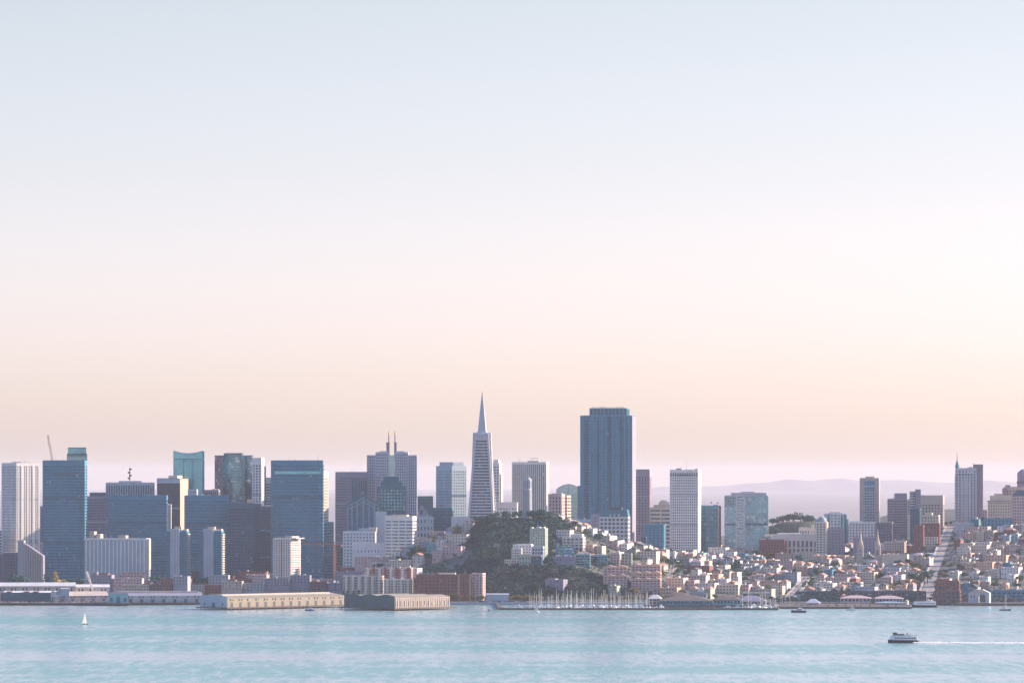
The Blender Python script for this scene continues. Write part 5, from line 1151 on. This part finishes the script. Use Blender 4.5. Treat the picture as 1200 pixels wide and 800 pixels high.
for i, (x, y) in enumerate(TREESPOTS[:215]):
    px = pxof(x, y)
    if px < 420: lab, g = 'bushy tree between the low blocks behind the piers', 'trees behind the piers'
    elif px < 640: lab, g = 'bushy tree between houses on the left flank of the wooded hill', 'trees on the left flank'
    else: lab, g = 'bushy tree growing between the houses on the right slope', 'trees among the slope houses'
    mk_ = fr_.choice(('dark', 'dark', 'green', 'green', 'autumn')); nm = {'dark': 'dark ', 'green': 'green ', 'autumn': 'yellowing '}[mk_]
    tree(x, y, 'round', mk_, fr_.uniform(.8, 1.5), nm + lab, nm + g)
row_pts = [(p_, 6075) for p_ in (912, 918, 926, 934, 966, 972, 979, 1062)]
for p_, Y_ in row_pts: tree(wx(p_, Y_), Y_, 'round', 'dark', fr_.uniform(.5, .8), 'small dark street tree standing on the long low wharf', 'wharf trees', 2.4)
# the wooded hill
n = 0
while n < 95:
    x = fr_.uniform(-140, 130); y = fr_.uniform(6185, 6600); f = hill_f(x, y); px = pxof(x, y)
    if not veg_f(x, y) or not free(x, y, 4): continue
    top = f > .93
    tree(x, y, 'round', 'dark' if fr_.random() < .8 else 'green', fr_.uniform(.7, 1.15) * (1.25 if top else 1), 'dark evergreen tree in the dense wood covering the steep hill', 'trees of the wooded hill'); n += 1
for (px, yb, YY, s_, lab) in ((594, 603, 6480, 1.55, 'tall airy tree left of the fluted monument, highest on the hill'), (626, 604, 6490, 1.5, 'broad dark tree hugging the fluted monument on its right'), (634, 608, 6480, 1.6, 'wide dark tree on the crest below the rosy stone tower'), (581, 612, 6460, 1.5, 'grey green tree on the crest beneath the foot of the pyramid'), (566, 620, 6460, 1.5, 'rounded dark tree on the left brow of the wooded hill')):
    x = wx(px, YY); tree(x, YY, 'round', 'dark', s_, lab, None)
# hillside scrub: too dense to count
q = MB(); sr = random.Random(3); cnt = 0
while cnt < 34000:
    x = sr.uniform(-150, 135); y = sr.uniform(6175, 6640); px = pxof(x, y)
    if not veg_f(x, y): continue
    # bare cliff patches
    if mnoise.noise((x*.02+5, y*.01, 7)) > .34 and y < 6420: continue
    cnt += 1; z = ground(x, y); hh_ = 3.2*(.5+.9*max(0, mnoise.noise((x*.05, y*.05, 1))+.3)) * sr.random()
    nn = Vector((sr.gauss(0, .7), sr.gauss(-.4, .7), 1)).normalized(); u = nn.orthogonal().normalized(); w = nn.cross(u); s_ = sr.uniform(.8, 1.7); p = Vector((x, y, z+hh_+.3)); o = len(q.v)
    q.v += [tuple(p+u*s_), tuple(p+w*s_*.8), tuple(p-u*s_), tuple(p-w*s_*.8)]; q.f.append((o, o+1, o+2, o+3))
cnt = 0
while cnt < 12000:
    x = sr.uniform(-210, 240); y = sr.uniform(6190, 6900)
    if veg_f(x, y) or hill_f(x, y) < .12 or in_street(x, y) or mnoise.noise((x*.03, y*.03, 8)) < -.1: continue
    cnt += 1; z = ground(x, y); nn = Vector((sr.gauss(0, .7), sr.gauss(-.4, .7), 1)).normalized(); u = nn.orthogonal().normalized(); w = nn.cross(u); s_ = sr.uniform(.6, 1.4); p = Vector((x, y, z+.2+sr.random()*2.2)); o = len(q.v)
    q.v += [tuple(p+u*s_), tuple(p+w*s_*.8), tuple(p-u*s_), tuple(p-w*s_*.8)]; q.f.append((o, o+1, o+2, o+3))
tag(q.build('scrub', leafmat('scrub_leaves', (.005, .036, .04), (.014, .06, .048))), 'dense dark scrub blanketing the steep hillside', 'scrub', None, 'stuff')
# named tree groups along the shore
def row(pxs, Yf, kind, mk_, s0, s1, lab, g, z=None):
    for px in pxs:
        YY = Yf + fr_.uniform(-8, 8); tree(wx(px, YY), YY, kind, mk_, fr_.uniform(s0, s1), lab, g, z)
fr = lambda a, b, st: [a + i*st + fr_.uniform(-1.2, 1.2) for i in range(int((b-a)/st))]
row(fr(598, 640, 5), 6135, 'round', 'autumn', .7, 1.0, 'rusty autumn tree along the road left of the marina', 'autumn trees left of the marina')
row(fr(527, 600, 5.5), 6140, 'round', 'autumn', .75, 1.1, 'olive brown tree in front of the wooded cliff', 'olive trees below the cliff')
row(fr(640, 700, 7), 6145, 'round', 'green', .7, 1.0, 'green tree in the belt below the purple grey building', 'trees below the purple grey building')
row(fr(700, 790, 5), 6150, 'round', 'autumn', .7, 1.0, 'golden brown tree in front of the pink roofed condominiums', 'trees before the condominiums')
row(fr(790, 905, 8), 6155, 'round', 'green', .6, 1.0, 'green tree behind the brown wharf roofs', 'trees behind the wharf roofs')
row(fr(905, 1090, 6), 6125, 'round', 'dark', .55, .85, 'small dark street tree along the wharf road', 'trees along the wharf road')
row(fr(1105, 1200, 6), 6120, 'round', 'autumn', .5, .75, 'small brownish street tree right of the steep street', 'street trees right of the steep street')
row(fr(455, 490, 5), 6140, 'round', 'green', .8, 1.1, 'rounded green tree behind the three gabled pier building', 'trees behind the gabled pier')
row(fr(402, 426, 6), 6170, 'conifer', 'dark', .8, 1.0, 'dark conifer before the pale terraced apartment row', 'conifers before the terraced row')
row(fr(352, 384, 6), 6190, 'conifer', 'dark', .8, 1.1, 'dark conifer cluster behind the long cream shed', 'conifers behind the cream shed')
row([377, 382, 340, 341, 326], 6170, 'round', 'green', .8, 1.0, 'yellow green bushy tree behind the long cream shed', 'bushy trees behind the cream shed')
row(fr(160, 262, 7), 6190, 'round', 'autumn', .7, 1.0, 'olive tree behind the dull grey pier shed', 'olive trees behind the grey shed')
row(fr(-5, 60, 7), 6240, 'round', 'green', .9, 1.3, 'leafy tree behind the double white roofed shed', 'trees behind the terminal shed')
row([53, 57.5], 6330, 'poplar', 'dark', 1.9, 2.0, 'dark narrow poplar at the foot of the blue banded tower', 'dark poplars below the blue tower')
row([65], 6330, 'poplar', 'gold', 2.2, 2.25, 'tallest golden poplar at the foot of the blue banded tower', None)
row([73.5], 6330, 'round', 'gold', 2.6, 2.65, 'rounded golden tree right of the tall golden poplar', None)
row([18, 22, 26], 6400, 'round', 'dark', 2.6, 3.2, 'big dark tree before the brown brick block', 'big trees before the brick block')
row(fr(180, 262, 9), 6400, 'round', 'dark', 2.2, 2.8, 'dark tree at the foot of the dark sided apartment towers', 'trees at the apartment towers')
row([82, 87, 91, 95], 6340, 'round', 'dark', 2.3, 2.8, 'dusky tree left of the long white apartment slab', 'dusky trees left of the slab')
row(fr(418, 455, 5), 6420, 'round', 'dark', 1.3, 1.9, 'dark tree on the slope beneath the lilac block', 'trees beneath the lilac block')
row([533, 536, 508], 6480, 'poplar', 'gold', .9, 1.2, 'golden leaning tree among the hill flank houses', 'golden trees on the hill flank')
row([628, 631], 6170, 'poplar', 'green', 1.2, 1.5, 'yellow green tree on the cliff below the pale green house', 'yellow green cliff trees')
row([862, 866], 6560, 'conifer', 'dark', 1.4, 1.7, 'tall dark conifer between houses under the glass tower', 'conifers under the glass tower')
row([1024], 6060, 'conifer', 'dark', 1.0, 1.05, 'dark conifer between the two white wharf sheds', None)
row([1070, 1074, 1078, 1083, 1087], 6370, 'round', 'dark', 1.7, 2.0, 'large dark green tree in the clump left of the steep street', 'large clump left of the steep street')
row([1052, 1058, 1064], 6340, 'round', 'autumn', 1.1, 1.4, 'olive golden tree in front of the sand coloured hall', 'olive trees before the sand hall')
row([1178, 1184], 6700, 'round', 'autumn', 1.3, 1.5, 'reddish brown tree below the grand hotel', 'brown trees below the grand hotel')
row([1194.5], 6650, 'round', 'dark', 1.2, 1.25, 'dense dark tree near the right edge below the slate roofed hotel', None)
row([784.5, 788, 777], 6480, 'round', 'dark', 1.1, 1.4, 'dark tree beside the narrow lane', 'dark trees beside the narrow lane')
row(fr(903, 956, 5), 8300, 'round', 'dark', 1.6, 2.4, 'hazy blue-green tree on the far park ridge', 'trees of the far park', None)
row(fr(1104, 1124, 5), 7230, 'round', 'dark', .6, .9, 'tree at the top of the steep street', 'trees at the top of the steep street')

for (xa, Ya, xb, Yb, hw), lab in zip(STREETS, ('the steep sunlit street', 'the short street by the turquoise bay', 'the narrow lane behind the condominiums')):
    y = Ya+20
    while y < Yb-20:
        for sd in (-1, 1):
            if fr_.random() < .38: x = xa+(xb-xa)*(y-Ya)/(Yb-Ya) + sd*(hw+2.6); tree(x, y, 'round', fr_.choice(('dark', 'green')), fr_.uniform(.5, .8), 'small green street tree lining '+lab, 'street trees lining '+lab)
        y += 24
# ------------------------------------------------------------------ terrain, water, hills
def grid(xs, ys, f, name, mat):
    q = MB(); nx = len(xs)
    for y in ys:
        for x in xs: q.v.append((x, y, f(x, y)))
    for j in range(len(ys)-1):
        for i in range(nx-1): o = j*nx+i; q.f.append((o, o+1, o+nx+1, o+nx))
    o = q.build(name, mat); o['kind'] = 'structure'
    for p in o.data.polygons: p.use_smooth = True
    return o
m = bpy.data.materials.new('hillside_ground'); nt, out = nodes(m); N, L = nt.nodes.new, nt.links.new
b = N('ShaderNodeBsdfPrincipled'); b.inputs['Roughness'].default_value = .9; at = N('ShaderNodeAttribute'); at.attribute_name = 'veg'; n1 = N('ShaderNodeTexNoise'); n1.inputs['Scale'].default_value = .03; n1.inputs['Detail'].default_value = 8
geo = N('ShaderNodeNewGeometry'); L(geo.outputs['Position'], n1.inputs[0])
c1 = N('ShaderNodeMix'); c1.data_type = 'RGBA'; L(n1.outputs[0], c1.inputs[0]); c1.inputs[6].default_value = (.05, .055, .05, 1); c1.inputs[7].default_value = (.10, .10, .08, 1)
c2 = N('ShaderNodeMix'); c2.data_type = 'RGBA'; L(n1.outputs[0], c2.inputs[0]); c2.inputs[6].default_value = (.03, .055, .035, 1); c2.inputs[7].default_value = (.16, .13, .12, 1)
c3 = N('ShaderNodeMix'); c3.data_type = 'RGBA'; L(at.outputs['Fac'], c3.inputs[0]); L(c1.outputs[2], c3.inputs[6]); L(c2.outputs[2], c3.inputs[7]); L(c3.outputs[2], b.inputs['Base Color']); L(b.outputs[0], out.inputs[0])
xs = [-19900, -7900, -5000, -3000, -2000, -1500, -1100] + [-900 + 14*i for i in range(int(1900/14))] + [1010, 1200, 1600, 2200, 3200, 5000, 7900, 19900]
ys = [SHORE + 12*i for i in range(int(1200/12))] + [7310+60*i for i in range(60)] + [11000, 14000, 18000, 24000, 32000, 66000]
g = grid(xs, ys, ground, 'ground', m)
a = g.data.attributes.new('veg', 'FLOAT', 'POINT')
for i, v in enumerate(g.data.vertices): a.data[i].value = 1.0 if hill_f(v.co.x, v.co.y) > .12 or pxof(v.co.x, max(v.co.y, 100)) > 1225 else veg_f(v.co.x, v.co.y)

def hills(name, Yc, tab, depth, mat, amp, sd):
    x0, x1 = -19500, 19500; n = 900
    q = MB(); ny = 14
    for j in range(ny+1):
        v = j/ny; y = Yc - depth + 2*depth*v; prof_ = sin(pi*v)**.8
        for i in range(n+1):
            x = x0 + (x1-x0)*i/n; px = pxof(x, Yc)
            h = (CAMH - (lerp_tab(tab, px)-HY)*scl(Yc))
            h += amp*(mnoise.fractal((x*.00045+sd, sd, 0), 1, 2, 5)) 
            h = max(h, 3); q.v.append((x, y, h*prof_*(1+.10*mnoise.noise((x*.002, y*.002, sd))*(0 if j == ny//2 else 1)) - 3))
    for j in range(ny):
        for i in range(n): o = j*(n+1)+i; q.f.append((o, o+1, o+n+2, o+n+1))
    o = q.build(name, mat); o['kind'] = 'structure'
    for p in o.data.polygons: p.use_smooth = True
hm = wallmat('dry_grass_hills', (.22, .18, .19), .25, .95, .002)
hills('far_hills', 60000, [(-1500, 600), (0, 592), (400, 590), (600, 592), (700, 580), (740, 576), (780, 569.5), (810, 571), (830, 569.5), (850, 569.5), (880, 567), (900, 566.5), (925, 562), (950, 563.5), (985, 560.5), (1010, 563), (1050, 562), (1100, 564.5), (1125, 564), (1150, 561.5), (1180, 564), (1200, 567), (1500, 575), (2400, 590)], 4500, hm, 20, 3.1)
gm = wallmat('wooded_ridge', (.05, .07, .05), .3, .95, .02)
def knoll(name, px, Y, ztop, wid, dep):
    q = MB(); n = 28; cx_ = wx(px, Y)
    for j in range(n+1):
        for i in range(n+1):
            a_, b_ = -1+2*i/n, -1+2*j/n; r_ = sqrt(a_*a_+b_*b_); X_, Y_ = cx_+a_*wid, Y+b_*dep
            q.v.append((X_, Y_, (ztop+4)*(1-sstep(.25, 1, r_))*(1+.07*mnoise.noise((X_*.02, Y_*.02, 4))) - 4 + (20 if 0 else 0)))
    for j in range(n):
        for i in range(n): o = j*(n+1)+i; q.f.append((o, o+1, o+n+2, o+n+1))
    o = q.build(name, gm); o['kind'] = 'structure'
knoll('park_hill', 935, 8350, 151-52*scl(8350), 120, 160)
knoll('distant_hill', 1114, 9600, 151-38*scl(9600), 130, 200)
for (px, YY) in [(p, 8330) for p in (905, 911, 918, 925, 931, 938, 945, 951)]:
    tree(wx(px, YY), YY, 'round', 'dark', fr_.uniform(1.6, 2.3), 'hazy blue-green tree on the far park ridge', 'trees of the far park', z=lerp_tab([(900, 70), (935, 76), (955, 72)], px))

# water
m = bpy.data.materials.new('bay_water'); nt, out = nodes(m); N, L = nt.nodes.new, nt.links.new
b = N('ShaderNodeBsdfPrincipled'); b.inputs['IOR'].default_value = 1.333; b.inputs['Specular IOR Level'].default_value = .5
geo = N('ShaderNodeNewGeometry')
def nz(scale, sx, sy, det=4, rough=.6):
    mp = N('ShaderNodeMapping'); mp.inputs['Scale'].default_value = (sx, sy, 1); n_ = N('ShaderNodeTexNoise'); n_.inputs['Scale'].default_value = scale; n_.inputs['Detail'].default_value = det; n_.inputs['Roughness'].default_value = rough
    L(geo.outputs['Position'], mp.inputs[0]); L(mp.outputs[0], n_.inputs[0]); return n_.outputs[0]
streak = nz(.0036, .2, 1.0, 5, .55); chop = nz(.16, .55, 1, 5, .7); speck = nz(.085, 1, .13, 5, .8); swell = nz(.03, .5, 1, 3)
sm = N('ShaderNodeMath'); sm.operation = 'MULTIPLY_ADD'; L(speck, sm.inputs[0]); sm.inputs[1].default_value = 1.1; sm.inputs[2].default_value = -.55; sa = N('ShaderNodeMath'); sa.operation = 'ADD'; L(sm.outputs[0], sa.inputs[0]); L(streak, sa.inputs[1]); rp = N('ShaderNodeMapRange'); L(sa.outputs[0], rp.inputs[0]); rp.inputs['From Min'].default_value = .34; rp.inputs['From Max'].default_value = .66; rp.interpolation_type = 'SMOOTHSTEP'
mx = N('ShaderNodeMix'); mx.data_type = 'RGBA'; L(rp.outputs[0], mx.inputs[0]); mx.inputs[6].default_value = (.10, .28, .245, 1); mx.inputs[7].default_value = (.34, .40, .395, 1); L(mx.outputs[2], b.inputs['Base Color'])  # ripples and pale sky sheen are painted into the base colour
r2 = N('ShaderNodeMapRange'); L(rp.outputs[0], r2.inputs[0]); r2.inputs['To Min'].default_value = .16; r2.inputs['To Max'].default_value = .10; r3 = N('ShaderNodeMath'); r3.operation = 'MULTIPLY_ADD'; L(speck, r3.inputs[0]); r3.inputs[1].default_value = .16; L(r2.outputs[0], r3.inputs[2]); L(r3.outputs[0], b.inputs['Roughness'])
ad = N('ShaderNodeMath'); ad.operation = 'MULTIPLY_ADD'; L(speck, ad.inputs[0]); ad.inputs[1].default_value = 2.5; L(chop, ad.inputs[2])
st_ = N('ShaderNodeMapRange'); L(rp.outputs[0], st_.inputs[0]); st_.inputs['To Min'].default_value = .34; st_.inputs['To Max'].default_value = .18
bp = N('ShaderNodeBump'); bp.inputs['Distance'].default_value = .9; L(st_.outputs[0], bp.inputs['Strength']); L(ad.outputs[0], bp.inputs['Height']); L(bp.outputs[0], b.inputs['Normal'])
L(b.outputs[0], out.inputs[0])
MB().box(-19900, 19900, -400, SHORE-3.005, -1.3, 0).build('water', m)['kind'] = 'structure'
MB().box(-19900, 19900, 11300, 66000, -6, 3.4).build('far_plain', wallmat('far_dry_plain', (.25, .22, .22), .25, .95, .0012))['kind'] = 'structure'
# ferry wake
m = bpy.data.materials.new('wake_foam'); nt, out = nodes(m); N, L = nt.nodes.new, nt.links.new
b = N('ShaderNodeBsdfPrincipled'); b.inputs['Base Color'].default_value = (.75, .70, .66, 1); b.inputs['Roughness'].default_value = .6; L(b.outputs[0], out.inputs[0])
q = MB(); wr = random.Random(2); SPW = 1; th = radians(-6); bx, byy = wx(1058.5, FYY)+13.5*cos(th), FYY+13.5*sin(th)
for _ in range(3200):
    t_ = wr.random()**1.35; dist = t_*150; sp = 3+dist*.10; a_ = wr.gauss(0, .5)*sp + wr.choice((-1, 1, 0))*sp*.8
    if mnoise.noise((dist*.08, a_*.2, 1)) < -.22+.25*t_*0: continue
    x, y = bx-4+dist, byy + a_ - .02*dist; l = wr.uniform(.5, 1.9)*(1-.35*t_); w_ = wr.uniform(.5, 1.6); z = .015+wr.random()*.12
    o = len(q.v); q.v += [(x-l, y-w_*.3, z), (x, y-w_, z+.02), (x+l, y+w_*.2, z), (x, y+w_, z+.01), (x-l*.2, y, z+1.0*wr.random()*(1.2-t_))]
    q.f += [(o, o+1, o+4), (o+1, o+2, o+4), (o+2, o+3, o+4), (o+3, o, o+4)]
tag(q.build('foam', m), 'long white foam wake trailing behind the moving ferry', 'foam', None, 'stuff')

# ------------------------------------------------------------------ air, sky, sun, camera
SUN_AZ, SUN_EL = 15, 21       # degrees from +X towards +Y; height
m = bpy.data.materials.new('haze_air'); nt, out = nodes(m)
v = nt.nodes.new('ShaderNodeVolumePrincipled'); v.inputs['Color'].default_value = HAZEC; v.inputs['Density'].default_value = HAZED; v.inputs['Anisotropy'].default_value = .2
nt.links.new(v.outputs[0], out.inputs['Volume'])
hz = MB().box(-19950, 19950, -450, 66050, -9, 285).build('haze', m); hz['kind'] = 'stuff'; hz['label'] = 'pale sunlit haze filling the air over the bay'; hz['category'] = 'haze'
w = bpy.data.worlds.new('World'); sc.world = w; w.use_nodes = True; nt = w.node_tree; nt.nodes.clear(); N, L = nt.nodes.new, nt.links.new
sky = N('ShaderNodeTexSky'); sky.sky_type = 'NISHITA'; sky.sun_disc = False; sky.sun_elevation = radians(SUN_EL); sky.sun_rotation = radians(90-SUN_AZ)
sky.altitude = 100; sky.air_density = 1.0; sky.dust_density = SKYD; sky.ozone_density = 1.5
bg = N('ShaderNodeBackground'); bg.inputs[1].default_value = SKYS; wo = N('ShaderNodeOutputWorld'); 
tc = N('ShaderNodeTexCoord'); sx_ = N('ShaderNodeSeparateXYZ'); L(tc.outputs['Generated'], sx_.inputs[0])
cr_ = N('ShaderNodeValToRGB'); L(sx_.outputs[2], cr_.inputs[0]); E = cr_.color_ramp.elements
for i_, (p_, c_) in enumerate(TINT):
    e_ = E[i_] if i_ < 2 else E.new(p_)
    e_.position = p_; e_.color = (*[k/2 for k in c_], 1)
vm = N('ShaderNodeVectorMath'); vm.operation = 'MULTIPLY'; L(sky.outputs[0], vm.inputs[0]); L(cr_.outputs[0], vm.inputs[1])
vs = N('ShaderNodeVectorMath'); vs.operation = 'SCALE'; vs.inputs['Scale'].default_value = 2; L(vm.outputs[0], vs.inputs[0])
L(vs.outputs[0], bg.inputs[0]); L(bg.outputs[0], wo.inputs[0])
sl = bpy.data.lights.new('sun', 'SUN'); sl.energy = SUNE; sl.angle = radians(.55); sl.color = (1, .80, .62); so = bpy.data.objects.new('sun', sl); COL.objects.link(so)
d_ = Vector((cos(radians(SUN_AZ))*cos(radians(SUN_EL)), sin(radians(SUN_AZ))*cos(radians(SUN_EL)), sin(radians(SUN_EL)))); so.rotation_euler = d_.to_track_quat('Z', 'Y').to_euler()
cd = bpy.data.cameras.new('camera'); cam = bpy.data.objects.new('camera', cd); COL.objects.link(cam); sc.camera = cam
cam.location = (0, 0, CAMH); cam.rotation_euler = (radians(90), 0, 0); cd.sensor_width = 36; cd.lens = F/1200*36; cd.shift_y = (HY-400)/1200; cd.clip_start = 1; cd.clip_end = 150000
sc.view_settings.view_transform = 'Standard'; sc.view_settings.look = 'None'; sc.view_settings.exposure = EXPO; sc.view_settings.gamma = 1; sc.view_settings.use_curve_mapping = False
sc.render.engine = 'CYCLES'; cy = sc.cycles; cy.use_denoising = True; cy.max_bounces = 6; cy.diffuse_bounces = 3; cy.glossy_bounces = 3; cy.volume_bounces = 1; cy.transparent_max_bounces = 8; cy.sample_clamp_indirect = 4
cy.use_adaptive_sampling = True; cy.adaptive_threshold = .01
